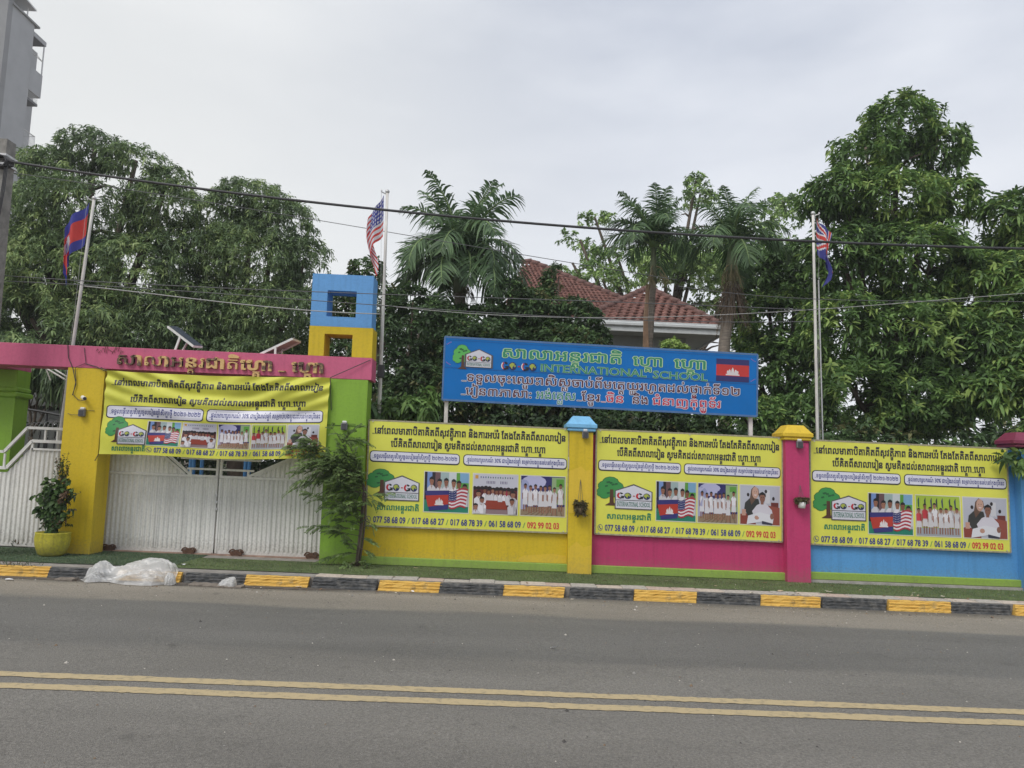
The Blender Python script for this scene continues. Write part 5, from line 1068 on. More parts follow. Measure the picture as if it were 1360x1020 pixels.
# left: two big mango trees with drooping leaves
tree('mango_tree', 'biggest mango tree, at the left behind the gateway with a high rounded crown', (at(120, 500, 16.5)[0], 16.5, VZ),
  [lobe(125, 202, 16.8, .8, .5), lobe(72, 228, 16.6, .75, .55), lobe(40, 215, 16.8, .35, .3), lobe(180, 222, 16.6, .8, .5), lobe(225, 240, 16.6, .55, .35), lobe(215, 275, 16.4, .85, .65), lobe(35, 290, 16.4, .9, .75), lobe(120, 290, 16.4, 1.4, 1.0), lobe(-10, 350, 16.2, 1.2, 1.0), lobe(80, 370, 16.0, 1.3, 1.0), lobe(180, 370, 16.2, 1.3, 1.0), lobe(40, 440, 15.4, 1.2, .9), lobe(140, 450, 15.6, 1.2, .9), lobe(215, 440, 16.0, 1.0, .9), lobe(-30, 470, 15.5, 1.0, .9)],
  7400, 10, .128, .030, .42, OLIVE, 3, -.26, .26, spread=(50, 115), clusters=110)
tree('mango_tree', 'rounded mango tree between the left flagpole and the window tower', (at(325, 500, 17.4)[0], 17.4, VZ),
  [lobe(335, 268, 17.6, .9, .55), lobe(300, 285, 17.4, .8, .6), lobe(370, 300, 17.4, .9, .7), lobe(405, 355, 17.2, .72, .75), lobe(330, 355, 17.2, 1.4, 1.0), lobe(265, 355, 17.0, 1.1, 1.0), lobe(285, 430, 16.8, 1.2, .95), lobe(375, 430, 16.8, 1.3, .95), lobe(330, 490, 16.6, 1.5, .8)],
  6400, 9, .115, .029, .4, OLIVE, 4, -.24, .22, spread=(50, 115))
tree('hanging_branch_tree', 'dark mango branches hanging in the gap between green and yellow pillars', (at(60, 500, 13.8)[0], 13.8, VZ), [lobe(50, 492, 13.8, .45, .28), lobe(84, 500, 13.7, .32, .38), lobe(20, 470, 13.9, .5, .35)], 330, 9, .18, .036, .9, OLIVE, 9, -.5, .05, spread=(60, 125), fork=.9)
# middle: dense bushy trees over the yellow wall
SM = dict(spread=(40, 95), mw=(.42, .38, .16, .04))
tree('bushy_tree', 'dark bushy tree right of the tower, under the striped flag', (at(520, 520, 13.6)[0], 13.6, VZ),
  [lobe(488, 365, 14.2, .36, .36), lobe(452, 405, 14.6, .5, .4), lobe(455, 460, 14.6, .6, .5), lobe(505, 410, 14.0, .5, .45), lobe(548, 410, 13.9, .48, .42), lobe(560, 440, 13.8, .8, .7), lobe(510, 470, 13.4, .65, .7), lobe(560, 520, 13.2, .7, .55), lobe(525, 550, 12.9, .5, .45)], 2300, 8, .105, .042, .25, BUSH, 5, -.3, .10, **SM)
tree('bushy_tree', 'dark bushy tree around the foot of the broad palm', (at(640, 520, 14.6)[0], 14.6, VZ),
  [lobe(590, 432, 14.6, .55, .45), lobe(640, 440, 14.5, .8, .5), lobe(680, 400, 14.5, .5, .45), lobe(705, 420, 14.5, .5, .42), lobe(640, 480, 14.0, 1.2, .7), lobe(600, 540, 13.4, .8, .6), lobe(690, 540, 13.6, .9, .5)], 2700, 8, .11, .044, .25, BUSH, 6, -.3, .12, **SM)
tree('bushy_tree', 'bushy tree in front of the left end of the red tiled roof', (at(750, 520, 14.8)[0], 14.8, VZ),
  [lobe(742, 375, 14.9, .32, .36), lobe(725, 410, 14.8, .55, .45), lobe(765, 425, 14.8, .5, .4), lobe(745, 465, 14.5, .9, .5), lobe(790, 450, 14.8, .32, .28), lobe(760, 545, 13.6, .9, .5), lobe(860, 560, 13.4, .9, .38)], 2300, 8, .11, .044, .25, BUSH, 7, -.3, .10, **SM)
tree('dense_tree', 'green leafy tree between the shaggy palm and the right flagpole', (at(1030, 520, 16.0)[0], 16.0, VZ),
  [lobe(1015, 370, 16.6, .8, .7), lobe(1060, 365, 16.4, .8, .7), lobe(1040, 430, 16.0, 1.1, .8), lobe(985, 440, 16.4, .35, .5), lobe(1035, 500, 15.4, 1.2, .7), lobe(1050, 560, 14.0, .9, .5), lobe(985, 560, 13.4, .8, .4)], 2900, 8, .13, .05, .3, [MANGO[0], MANGO[1], MANGO[2], MANGO[3]], 8, -.3, .14, spread=(40, 95))
tree('small_tree', 'small light green shrub top showing just above the blue sign', (at(894, 500, 12.9)[0], 12.9, VZ), [lobe(894, 460, 12.9, .20, .12), lobe(905, 463, 12.9, .12, .1), lobe(894, 490, 12.9, .25, .25)], 110, 9, .09, .035, .3, [MANGO[2], MANGO[3], MANGO[3], MANGO[3]], 11, -.9, .03, fork=.9)
tree('schefflera_shrub', 'shrub with fans of broad leaflets over the yellow banner', (at(560, 560, 11.75)[0], 11.75, VZ), [lobe(515, 538, 11.8, .22, .14), lobe(553, 545, 11.7, .26, .18), lobe(560, 530, 11.9, .24, .16), lobe(500, 548, 11.7, .16, .12)], 60, 8, .19, .062, .5, [MANGO[0], MANGO[1], MANGO[2], MANGO[2]], 12, -.9, .03, fork=.9, spread=(70, 110))
# pale feathery tree far behind the palms
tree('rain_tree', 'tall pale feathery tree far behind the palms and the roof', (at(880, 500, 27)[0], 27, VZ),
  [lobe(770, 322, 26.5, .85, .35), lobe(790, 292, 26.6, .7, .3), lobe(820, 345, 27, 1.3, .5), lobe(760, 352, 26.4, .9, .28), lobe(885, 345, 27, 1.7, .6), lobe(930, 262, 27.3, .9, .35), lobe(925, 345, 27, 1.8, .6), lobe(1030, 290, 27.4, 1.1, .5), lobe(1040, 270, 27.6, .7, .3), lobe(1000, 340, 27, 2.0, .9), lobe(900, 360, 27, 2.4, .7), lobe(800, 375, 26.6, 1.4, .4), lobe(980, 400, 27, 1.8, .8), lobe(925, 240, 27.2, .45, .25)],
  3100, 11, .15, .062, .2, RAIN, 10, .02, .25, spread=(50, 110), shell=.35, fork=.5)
# dense background greenery
hd = thing('hedge', 'dense dark hedge closing the garden behind all the trees', 'hedge', (1, 22.5, VZ)); lv = Leaves()
n = 9000; x = rng.uniform(-26, 26, n); y = rng.uniform(21.5, 24.5, n); top_ = 2.9+.7*np.array([noise.noise(Vector((a*.35, 0, 7))) for a in x])+(x < -1)*1.2+(x > 9)*1.2; z = VZ+rng.random(n)**.8*top_
keep = ~((y < 26.5) & (x > -5.5) & (x < 7.5)); x, y, z = x[keep], y[keep], z[keep]
rosettes(lv, np.stack([x, y, z], 1), np.tile([0, -.8, .4], (len(x), 1)), 7, .26, .09, .4, seed=40); lv.build('foliage', BUSH, hd)
hd = thing('hedge', 'dark shrubs growing along the back of the boundary wall', 'hedge', (2, 12.6, VZ)); lv = Leaves(); n = 3400; x = rng.uniform(-1.7, 9.5, n); y = rng.uniform(12.1, 13.3, n); z = VZ+rng.random(n)**.7*(2.35+.35*np.array([noise.noise(Vector((a*.9, 2, 7))) for a in x]))
rosettes(lv, np.stack([x, y, z], 1), np.tile([0, -.6, .6], (n, 1)), 8, .14, .05, .3, seed=41, mats=(.5, .35, .12, .03)); lv.build('foliage', BUSH, hd)
hd = thing('hedge', 'dark greenery seen through the gap under the left end of the beam', 'hedge', (-9, 19, VZ)); lv = Leaves(); n = 7500; x = rng.uniform(-17, -1.5, n); y = rng.uniform(18.2, 19.6, n); z = VZ+rng.random(n)*5.5; 
rosettes(lv, np.stack([x, y, z], 1), np.tile([0, -.6, .6], (n, 1)), 8, .2, .06, .5, seed=42, mats=(.5, .35, .12, .03)); lv.build('foliage', OLIVE, hd)

# ================================================================== seen through the gaps by the gate
nb = thing('neighbour_house', 'low grey tiled roofs of a neighbouring building under the left end of the beam', 'building', (at(60, 560, 16.5)[0], 16.5, VZ))
GT = mat('grey_roof_tile', (.30, .30, .29), .85, .35, 8, .3); b = MB()
def strip_roof(b, xa, xb, Y, pa, pb, dep):
    za = at(40, pa, Y)[2]; zb = at(40, pb, Y+dep)[2]; vs = []; n = int((xb-xa)/.06)
    for (y, z) in ((Y, za-.08), (Y, za), (Y+dep, zb)):
        for i in range(n+1): vs.append((xa+(xb-xa)*i/n, y, z+.03*math.sin(i*math.pi/2)))
    q = n+1; b.add(vs, [(k*q+i, k*q+i+1, (k+1)*q+i+1, (k+1)*q+i) for k in range(2) for i in range(n)])
strip_roof(b, -13, -7.6, 16.5, 556, 541, 1.0); o = b.build('roof_tiles', GT, nb, True); o['kind'] = 'stuff'
b = MB(); strip_roof(b, -13, -7.8, 17.2, 533, 515, 1.4); o = b.build('roof_tiles', GT, nb, True); o['kind'] = 'stuff'
z1 = at(40, 536, 17.6)[2]; b = MB(); b.box(-13, -7.9, 17.5, 17.6, z1-.16, z1+.02); b.build('beam', mat('brown_timber', (.10, .065, .05), .8, .3), nb)
z2 = at(40, 512, 18.4)[2]; b = MB(); b.box(-13, -7.9, 18.6, 18.7, z2-.1, z2+.16); b.box(-13, -7.7, 16.9, 17.0, VZ, at(40, 560, 16.9)[2]-.1); b.build('wall', HW, nb)
b = MB()
for k in range(17): x = -10.6+k*.17; b.tube([(x, 16.7, VZ), (x, 16.7, at(40, 572, 16.7)[2])], .02, 6)
b.build('grille', DARK, nb)
bp_ = thing('drain_pipe', 'black pipe slanting across the gap under the beam', 'pipe', at(20, 541, 13.2)); b = MB(); b.tube([at(-20, 537, 13.2), at(20, 541, 13.2), at(52, 546, 13.2), at(83, 552, 13.2)], .022, 8); 
b.build('pipe', CABLE, bp_); b = MB()
for px in (27, 63): b.tube([at(px, 545, 13.22), (at(px, 545, 13.22)[0], 13.22, VZ)], .018, 6)
b.build('support', CABLE, bp_)
bw = thing('barbed_wire', 'coils of razor wire above the side gate', 'wire', at(20, 590, 12.1)); b = MB(); pts = []
for k in range(420): a = k*.34; x0 = at(-60+k*.33, 585-k*.03, 12.1); pts.append((x0[0], 12.1+.17*math.cos(a), x0[2]+.17*math.sin(a)))
b.tube(pts, .005, 4, caps=False)
for k in range(0, 420, 4): p = pts[k]; b.bar((p[0]-.02, p[1], p[2]-.02), (p[0]+.02, p[1], p[2]+.02), .008, .003)
o = b.build('coil', WIREL, bw); o['kind'] = 'stuff'
st = thing('metal_strut', 'white metal struts crossing under the beam beside the left flagpole', 'strut', at(75, 495, 11.7)); b = MB(); b.tube([at(61, 489, 11.8), at(88, 505, 11.6)], .014, 6); b.tube([at(70, 489, 11.85), at(90, 501, 11.6)], .012, 6); b.tube([at(61, 489, 11.8), at(67, 505, 11.8)], .01, 6); b.build('bar', WPOLE, st)
pf = thing('play_frame', 'blue metal play equipment glimpsed through the opening over the gate', 'play equipment', (at(295, 620, 13.5)[0], 13.5, VZ)); PB = mat('play_blue', (.05, .17, .36), .5)
for px in (253, 257, 268, 326, 331):
    b = MB(); x = at(px, 620, 13.5)[0]; b.tube([(x, 13.5, VZ), (x, 13.5, 1.85)], .035, 8); b.build('post', PB, pf)
b = MB(); b.tube([(at(250, 620, 13.5)[0], 13.5, 1.75), (at(334, 620, 13.5)[0], 13.5, 1.75)], .03, 8); b.build('crossbar', PB, pf)

# ================================================================== potted plant, hanging planters, climbing shrub, weeds
POT = paint('pot_yellow_paint', (0.56, 0.50, 0.04), 1.2); SOIL = mat('soil', (.05, .035, .025), .95)
pc_ = gr(77.5, 737, VZ); px_, py_ = pc_[0], 10.66
pl = thing('potted_plant', 'bushy plant in a round yellow pot in front of the yellow gateway pillar', 'potted plant', (px_, py_, VZ+.01))
b = MB(); b.lathe((px_, py_, VZ+.01), [(0, 0), (.13, 0), (.17, .03), (.21, .14), (.222, .23), (.215, .30), (.222, .315), (.205, .32), (.195, .28), (0, .27)], 28); b.build('pot', POT, pl, True)
b = MB(); b.lathe((px_, py_, VZ+.01), [(.197, .285), (0, .29)], 20); b.build('soil', SOIL, pl)
POTL = [leafmat('pot_dark', (.035, .07, .022)), leafmat('pot_mid', (.065, .12, .035)), leafmat('pot_light', (.12, .20, .06)), leafmat('pot_dry', (.16, .10, .06))]
lv = Leaves(); b = MB(); O = np.array([px_, py_, VZ+.3])
def spray(o, e, n, L, W, dr, mi, bend=.1, r=.006):
    o = np.array(o); e = np.array(e); m_ = (o+e)/2+np.array([0, 0, bend]); P = [o*(1-t)**2+m_*2*t*(1-t)+e*t*t for t in np.linspace(0, 1, 9)]; b.tube([tuple(p) for p in P], [r*(1-.7*k/8) for k in range(9)], 5)
    t = rng.random(n)**.6; B = np.array([o*(1-q)**2+m_*2*q*(1-q)+e*q*q for q in t]); D = rng.normal(0, 1, (n, 3))+np.array([0, -.5, .1]); lv.add(B, D, L*rng.uniform(.7, 1.2, n), W, dr, rng.choice(mi, n), rng.normal(0, .9, n))
for k in range(34): a = rng.uniform(0, 6.28); rr = rng.uniform(.05, .23); spray(O, O+np.array([rr*math.cos(a)-.02, rr*math.sin(a)*.7, rng.uniform(.28, .80)]), 28, .085, .06, .3, [0, 1, 1, 2])
for k in range(18): spray(O+[.06, 0, .35], O+np.array([rng.uniform(-.06, .16), rng.uniform(-.08, .05), rng.uniform(.85, 1.16)]), 42, .030, .014, .2, [0, 1, 2, 3], r=.003)
for k in range(30): a = rng.uniform(0, 6.28); rr = rng.uniform(.12, .27); spray(O, O+np.array([rr*math.cos(a), rr*math.sin(a)*.7, rng.uniform(.06, .3)]), 30, .03, .014, .3, [0, 0, 1, 3], r=.003)
spray(O+[.1, 0, .35], O+[.36, -.05, .58], 22, .07, .03, .6, [0, 1, 3]); spray(O+[.1, 0, .2], O+[.27, -.03, .34], 26, .075, .03, .7, [0, 1, 3]); spray(O+[-.05, 0, .3], O+[-.30, -.03, .50], 20, .08, .055, .4, [1, 2])
for k in range(3): spray(O+[.12, -.1, .42], O+[.19, -.12, .58], 16, .06, .04, .3, [3])
b.build('stems', BARK, pl); lv.build('foliage', POTL, pl)
def planter(p, label, w, h, seed, white):
    x, y, z = p; t = thing('hanging_planter', label, 'hanging planter', p, 'small planters hung on the pillars'); global b, lv; b = MB(); lv = Leaves()
    for k in range(110): a = rng.uniform(0, 6.28); rr = rng.uniform(.3, 1)*w; spray((x, y-.07, z), (x+rr*math.cos(a), y-.07+rr*.6*math.sin(a), z+rng.uniform(-.75 if not white else .02, .9 if not white else 1.2)*h), 16, .036, .015, .5, [0, 1, 3, 3], bend=.03, r=.002)
    b.build('stems', BARK, t); lv.build('foliage', [leafmat('dry_a', (.09, .085, .035)), leafmat('dry_b', (.13, .13, .05)), POTL[1], leafmat('dry_c', (.11, .08, .045))], t)
    c = MB(); c.lathe((x, y-.075, z-.07), [(0, 0), (.045, 0), (.062, .085), (.058, .087), (.05, .05), (0, .05)], 16); c.build('pot', WHITE if white else mat('coir', (.10, .07, .04), .9), t, True)
    c = MB(); top = (x+.005, y-.012, z+(.42 if not white else .26))
    for dx in (-.045, .045, 0): c.tube([(x+dx, y-.075, z+.02), top], .0025, 4)
    c.build('hanger', WIRE, t)
planter(at(770, 676, 10.93), 'dry trailing planter hanging on the yellow pillar of the wall', .115, .15, 1, False)
planter(at(1062, 668, 10.93), 'small dry plant in a white pot hanging on the pink pillar', .115, .07, 2, True)
# climbing shrub with feathery leaves by the green pillar
YC = 10.80; sh = thing('climbing_shrub', 'feathery shrub arching over the lime green pillar and the banner corner', 'shrub', (at(476, 750, YC)[0], YC, VZ)); b = MB(); lv = Leaves()
def P2(x, y, dy=0): return np.array(at(x, y, YC+dy))
stem = [P2(474, 752), P2(478, 725), P2(481, 700), P2(483, 670), P2(484, 650), P2(478, 635), P2(466, 624), P2(448, 618)]
for off in ((0, 0), (.02, .03), (-.02, .02)): b.tube([tuple(p+np.array([off[0]*(1+.4*math.sin(i)), off[1], 0])) for i, p in enumerate(stem)], [.017, .015, .014, .012, .011, .009, .007, .005], 7)
def feather(o, e, bend=.05, n=9, L=.13, r=.005):
    """a branchlet carrying pinnate leaves"""
    o = np.array(o); e = np.array(e); ln = np.linalg.norm(e-o); m_ = (o+e)/2+np.array([0, -.03, bend]); P = [o*(1-t)**2+m_*2*t*(1-t)+e*t*t for t in np.linspace(0, 1, 8)]; b.tube([tuple(p) for p in P], [r*(1-.8*k/7) for k in range(8)], 5)
    for k in range(int(n*max(.5, ln/.4))):
        t = rng.uniform(.12, 1); B = o*(1-t)**2+m_*2*t*(1-t)+e*t*t; d = (e-o)/ln+rng.normal(0, .6, 3)*np.array([1, .6, .5]); d[2] -= .05; d /= np.linalg.norm(d); l_ = L*rng.uniform(.7, 1.3); m = 11
        sd_ = np.cross(d, [0, -.5, 1]); sd_ /= np.linalg.norm(sd_); q = np.linspace(.08, 1, m); Q = B+np.outer(q*l_, d)-np.outer(q*q*l_*.3, [0, 0, 1])
        b.tube([tuple(Q[0]), tuple(Q[m//2]), tuple(Q[-1])], [.002, .0015, .001], 3)
        for s_ in (-1, 1): lv.add(Q, np.tile(d*.35+sd_*s_, (m, 1)), .036, .015, .25, int(rng.choice([0, 1, 1, 2])), rng.normal(0, .5, m))
BR = [((484, 655), (455, 585)), ((478, 635), (430, 600)), ((470, 628), (400, 610)), ((466, 624), (392, 628)), ((455, 620), (405, 588)), ((448, 618), (380, 600)), ((480, 640), (452, 612)), ((484, 650), (440, 640)), ((478, 636), (420, 620)), ((470, 626), (412, 640)), ((460, 622), (395, 640)),
      ((455, 588), (478, 567)), ((455, 588), (440, 568)), ((440, 600), (398, 578)), ((430, 600), (385, 590)), ((455, 585), (490, 590)), ((484, 650), (470, 600)), ((482, 660), (505, 668)), ((482, 660), (515, 655)), ((483, 670), (450, 660)), ((483, 680), (410, 655)), ((482, 690), (425, 672)),
      ((481, 700), (452, 690)), ((482, 690), (500, 700)), ((480, 705), (408, 700)), ((479, 712), (440, 706)), ((481, 700), (470, 672)), ((478, 730), (445, 700)), ((477, 735), (430, 742)), ((477, 735), (455, 715)), ((479, 715), (495, 722)), ((478, 728), (493, 735)), ((480, 700), (460, 670)), ((476, 745), (460, 752)), ((476, 745), (490, 750)),
      ((483, 672), (440, 680)), ((484, 665), (462, 640)), ((484, 655), (430, 650)), ((475, 632), (450, 600)), ((465, 624), (430, 632)), ((452, 619), (415, 628)), ((448, 618), (402, 600)), ((470, 628), (440, 610))]
for (a, c) in BR: feather(P2(*a), P2(c[0], c[1], rng.uniform(-.25, .05)), rng.uniform(.0, .07))
for (a, c) in BR:      # the thick of it, over the banner corner and the top of the gate
    if c[1] < 660 and c[0] < 480:
        for _ in range(1): feather(P2(*a), P2(c[0]+rng.uniform(-6, 24), c[1]+rng.uniform(-10, 22), rng.uniform(-.3, .05)), rng.uniform(.0, .09), 11)
for k in range(16): a = stem[rng.integers(3, 8)]; feather(a, a+np.array([rng.uniform(-.42, .12), rng.uniform(-.25, .05), rng.uniform(-.12, .22)]), .03, 8)
b.build('stems', BARK, sh, True); lv.build('foliage', [leafmat('feather_dark', (.085, .14, .045)), leafmat('feather_mid', (.14, .21, .07)), leafmat('feather_light', (.20, .29, .095))], sh)
# weeds and litter on the verge
def weed(p, label, n, h, w, mats=None, kinds=(0, 1, 3)):
    t = thing('weed', label, 'weed', p); lv = Leaves(); B = np.tile(np.array(p), (n, 1))+rng.normal(0, 1, (n, 3))*np.array([w*.4, w*.15, 0]); D = np.stack([rng.normal(0, .45, n), rng.normal(0, .3, n)-.1, np.ones(n)], 1)
    lv.add(B, D, h*rng.uniform(.4, 1.1, n), h*.09, .25, rng.choice(kinds, n)); lv.build('blades', mats or POTL, t)
weed(gr(18, 751, VZ), 'low tuft of weeds on the kerb at the far left', 70, .09, .38); weed(gr(27, 727, VZ), 'thin weed in front of the side gate', 60, .20, .12); weed(gr(1078+45, 773, VZ), 'small green weed at the foot of the blue wall', 40, .07, .12, kinds=(1, 2)); weed(gr(472, 752, VZ), 'grass tuft at the root of the climbing shrub', 110, .10, .3); weed(gr(528, 752, VZ), 'tiny weed under the green edge of the yellow wall', 26, .06, .12)
DRY = [mat('dry_leaf_tan', (.42, .33, .22), .8), mat('dry_leaf_brown', (.22, .13, .07), .8), mat('dry_leaf_pale', (.55, .50, .40), .8)]
lf = MB(); ldat = []
for m_ in DRY:
    q = MB(); q.add([(-.03, 0, .002), (-.01, -.012, .006), (.02, -.010, .004), (.036, 0, .010), (.015, .012, .005), (-.012, .012, .008)], [(0, 1, 2, 3), (0, 3, 4, 5)]); o = q.build('fallen_leaf', m_, None, False, (0, 0, 0), False); ldat.append(o.data); bpy.data.objects.remove(o)
rl = random.Random(3); n_l = 0
spots = [(rl.uniform(880, 1340), rl.uniform(0, 1), VZ+.012) for _ in range(46)]+[(rl.uniform(500, 1340), rl.uniform(0, 1), VZ+.012) for _ in range(22)]
for (px, v, z) in spots:
    yy = 10.05+v*.9 if rl.random() < .7 else 9.79+v*.2; xx = gr(px, 775, VZ)[0]; o = bpy.data.objects.new('fallen_leaf', rl.choice(ldat)); COL.objects.link(o); o.location = S((xx, yy, z)); k = rl.uniform(.4, 1.1); o.scale = (k, k, k); o.rotation_euler = (rl.uniform(-.2, .2), rl.uniform(-.2, .2), rl.uniform(0, 6.28))
    tag(o, 'small dry fallen leaf on the turf or pavers in front of the wall', 'leaf', 'dry leaves scattered along the verge')
gt = MB(); rg = random.Random(9)
for k in range(1500):
    near = rg.random() < .55; x = rg.uniform(-7, 8.5); y = 9.6-abs(rg.gauss(0, .28)) if near else rg.uniform(4.0, 9.5); w = rg.uniform(.003, .010)*(1 if rg.random() < .93 else 2.0); a = rg.uniform(0, 6.28); c_, s_ = math.cos(a)*w, math.sin(a)*w
    gt.add([(x+c_, y+s_, .001), (x-s_, y+c_*.7, .001), (x-c_*.8, y-s_, .001), (x+s_, y-c_, .001), (x, y, w*.9)], [(0, 1, 4), (1, 2, 4), (2, 3, 4), (3, 0, 4)], rg.choice([0, 0, 1, 2, 3]))
o = gt.build('grit', [mat('grit_grey', (.25, .24, .22), .9), mat('grit_pale', (.45, .42, .37), .9), mat('grit_dark', (.07, .065, .06), .9), mat('grit_brown', (.2, .14, .09), .9)]); tag(o, 'loose grit and small stones on the road along the kerb', 'grit', kind='stuff')
for k in range(34):
    px = rl.uniform(60, 460) if k < 20 else rl.uniform(460, 1300); x = gr(px, 780)[0]; y = 9.61-abs(rl.gauss(0, .07)); o = bpy.data.objects.new('fallen_leaf', rl.choice(ldat)); COL.objects.link(o); o.location = S((x, y, .002)); kk = rl.uniform(.4, 1.1); o.scale = (kk, kk, kk); o.rotation_euler = (rl.uniform(-.2, .2), rl.uniform(-.2, .2), rl.uniform(0, 6.28))
    tag(o, 'small dry fallen leaf in the gutter at the foot of the kerb', 'leaf', 'dry leaves in the gutter')
# crumpled clear plastic sheet on the kerb
PLM = bpy.data.materials.new('plastic_film'); PLM.use_nodes = True; t_ = PLM.node_tree; bs_ = t_.nodes['Principled BSDF']; bs_.inputs['Base Color'].default_value = (.78, .78, .77, 1); bs_.inputs['Roughness'].default_value = .22; bs_.inputs['Specular IOR Level'].default_value = .6
tr_ = t_.nodes.new('ShaderNodeBsdfTransparent'); tl_ = t_.nodes.new('ShaderNodeBsdfTranslucent'); tl_.inputs['Color'].default_value = (.8, .8, .79, 1); m1 = t_.nodes.new('ShaderNodeMixShader'); m1.inputs[0].default_value = .35; m2 = t_.nodes.new('ShaderNodeMixShader')
nz = t_.nodes.new('ShaderNodeTexNoise'); nz.inputs['Scale'].default_value = 3.5; nz.inputs['Detail'].default_value = 5; rz = t_.nodes.new('ShaderNodeMapRange'); rz.inputs['From Min'].default_value = .4; rz.inputs['From Max'].default_value = .7; rz.inputs['To Min'].default_value = .18; rz.inputs['To Max'].default_value = .62
t_.links.new(nz.outputs['Fac'], rz.inputs['Value']); t_.links.new(rz.outputs[0], m2.inputs[0]); t_.links.new(bs_.outputs[0], m1.inputs[1]); t_.links.new(tl_.outputs[0], m1.inputs[2]); t_.links.new(m1.outputs[0], m2.inputs[1]); t_.links.new(tr_.outputs[0], m2.inputs[2]); t_.links.new(m2.outputs[0], t_.nodes['Material Output'].inputs['Surface'])
def ridged(p): return 1-2*abs(noise.noise(p))
def film(name, label, cat, x0, x1, y0, y1, H, seed, prof, nu=120, nv=56, m_=PLM, fr=5.0, kerbed=True):
    t = thing(name, label, cat, ((x0+x1)/2, (y0+y1)/2, 0)); mb = MB()
    def Q(u, v):
        x = x0+(x1-x0)*u; vv = v-.5; e = (1-(2*vv)**2) if abs(vv) < .5 else 0; w = prof(u); y = (y0+y1)/2+(y1-y0)*vv*(.35+.65*min(1, w*1.3))+.03*noise.noise(Vector((u*6, v*3, seed)))
        g = 0
        if kerbed: g = 0.004+(.135*smooth(9.62, 9.73, y))
        a = Vector((x*fr*.55+y*2.5, y*fr*2.6-x*1.2, seed)); wv_ = noise.noise(Vector((x*3, y*3, seed)))*1.2; a += Vector((wv_*.4, wv_, 0))
        fold = ridged(a); fine = ridged(Vector((x*fr*2.6+y*9, y*fr*6, seed+4))+Vector((wv_, -wv_, 0)))
        h = w*H*(max(0, e)**.75)*(.86+.16*noise.noise(Vector((x*5, y*4, seed+9))))
        h += (.030*fold+.014*fine)*min(1, e*3)*(.35+.65*min(1, w*1.6))+.006
        return (x+.03*noise.noise(Vector((x*4, y*9, seed+2))), y-.25*h*fold*.3, max(g+.003, g*.85+h+.003))
    mb.grid(Q, nu, nv); mb.build('film', m_, t, False); return t
xa, xb = gr(92, 776)[0], gr(229, 776)[0]
def pr1(u):
    b1_ = math.exp(-((u-.13)/.10)**2)*.55; b2_ = math.exp(-((u-.76)/.19)**2)*1.0; b3_ = math.exp(-((u-.5)/.2)**2)*.45; return max(0.03, min(1.05, b1_+b2_+b3_))*smooth(0, .06, u)*smooth(1, .94, u)
film('plastic_sheet', 'big crumpled white plastic sheet lying over the kerb', 'plastic sheet', xa, xb, 9.34, 9.98, .15, 3, pr1, 230, 110, fr=5.0)
film('plastic_bag', 'small crumpled plastic bag at the right end of the big sheet', 'plastic bag', gr(221, 776)[0], gr(236, 776)[0], 9.44, 9.60, .12, 5, lambda u: smooth(0, .3, u)*smooth(1, .7, u), 30, 20, kerbed=False, fr=12)
film('plastic_bag', 'clear plastic bag on flattened cardboard against the black kerb', 'plastic bag', gr(292, 778)[0], gr(319, 778)[0], 9.46, 9.62, .11, 8, lambda u: (.3+.7*u)*smooth(0, .2, u)*smooth(1, .85, u), 40, 24, kerbed=False, fr=10)
CARD = mat('wet_cardboard', (.20, .17, .14), .9, .35, 10, .4)
def card(label, p0, p1, dep, seed):
    a = gr(*p0); c = gr(*p1); t = thing('cardboard', label, 'cardboard', (a[0], a[1], .004)); mb = MB(); rs = random.Random(seed); n = 8; tp_ = []; 
    for i in range(n+1): tp_.append((a[0]+(c[0]-a[0])*i/n, a[1]+(c[1]-a[1])*i/n+rs.uniform(-.012, .012), .010+rs.uniform(0, .012)))
    bk = [(x+.02, y+dep+rs.uniform(-.015, .015), z+.015) for x, y, z in tp_]; dn = lambda L: [(x, y, .003) for x, y, z in L]; vs = tp_+bk+dn(tp_)+dn(bk); q = n+1
    f = []
    for i in range(n): f += [(i, i+1, q+i+1, q+i), (2*q+i, 2*q+i+1, i+1, i), (q+i, q+i+1, 3*q+i+1, 3*q+i)]
    f += [(2*q, 0, q, 3*q), (n, 2*q+n, 3*q+n, q+n)]; mb.add(vs, f); mb.build('sheet', CARD, t)
card('flattened cardboard strip against the black kerb right of the plastic sheet', (250, 778), (296, 781), .13, 1); card('flattened cardboard under the clear plastic bag', (293, 781), (319, 782), .11, 2); card('flat brown cardboard at the left end of the big plastic sheet', (72, 771), (95, 772), .10, 3)
PAP = mat('paper_white', (.72, .72, .74), .7, .05)
def scrap(label, p, z, w, seed, m_=PAP):
    x, y, _ = gr(*p, z); rs = random.Random(seed); mb = MB(); n = 7; c = (x, y, z+.014); vs = [c]+[(x+w*.5*math.cos(6.283*k/n)*rs.uniform(.7, 1.1), y+w*.28*math.sin(6.283*k/n)*rs.uniform(.7, 1.1), z+rs.uniform(.012, .03)) for k in range(n)]
    mb.add(vs, [(0, k+1, (k+1) % n+1) for k in range(n)]); o = mb.build('paper_scrap', m_, None, False, (x, y, z)); tag(o, label, 'litter')
scrap('white paper scrap on the turf in front of the gate', (241, 751), VZ, .15, 1); scrap('white scrap on the road below the second yellow kerb block', (547, 787), .0, .06, 2); scrap('white scrap against the yellow kerb block left of the wall middle', (588, 784), .0, .05, 3); scrap('pale scrap on the pavers before the pink wall', (999, 789), VZ, .09, 4, DRY[2]); scrap('tan scrap on the turf edge near the pink pillar', (1036, 787), VZ, .10, 5, DRY[0]); scrap('curled pale leaf on the turf by the pink pillar', (1102, 788), VZ, .10, 6, DRY[2])
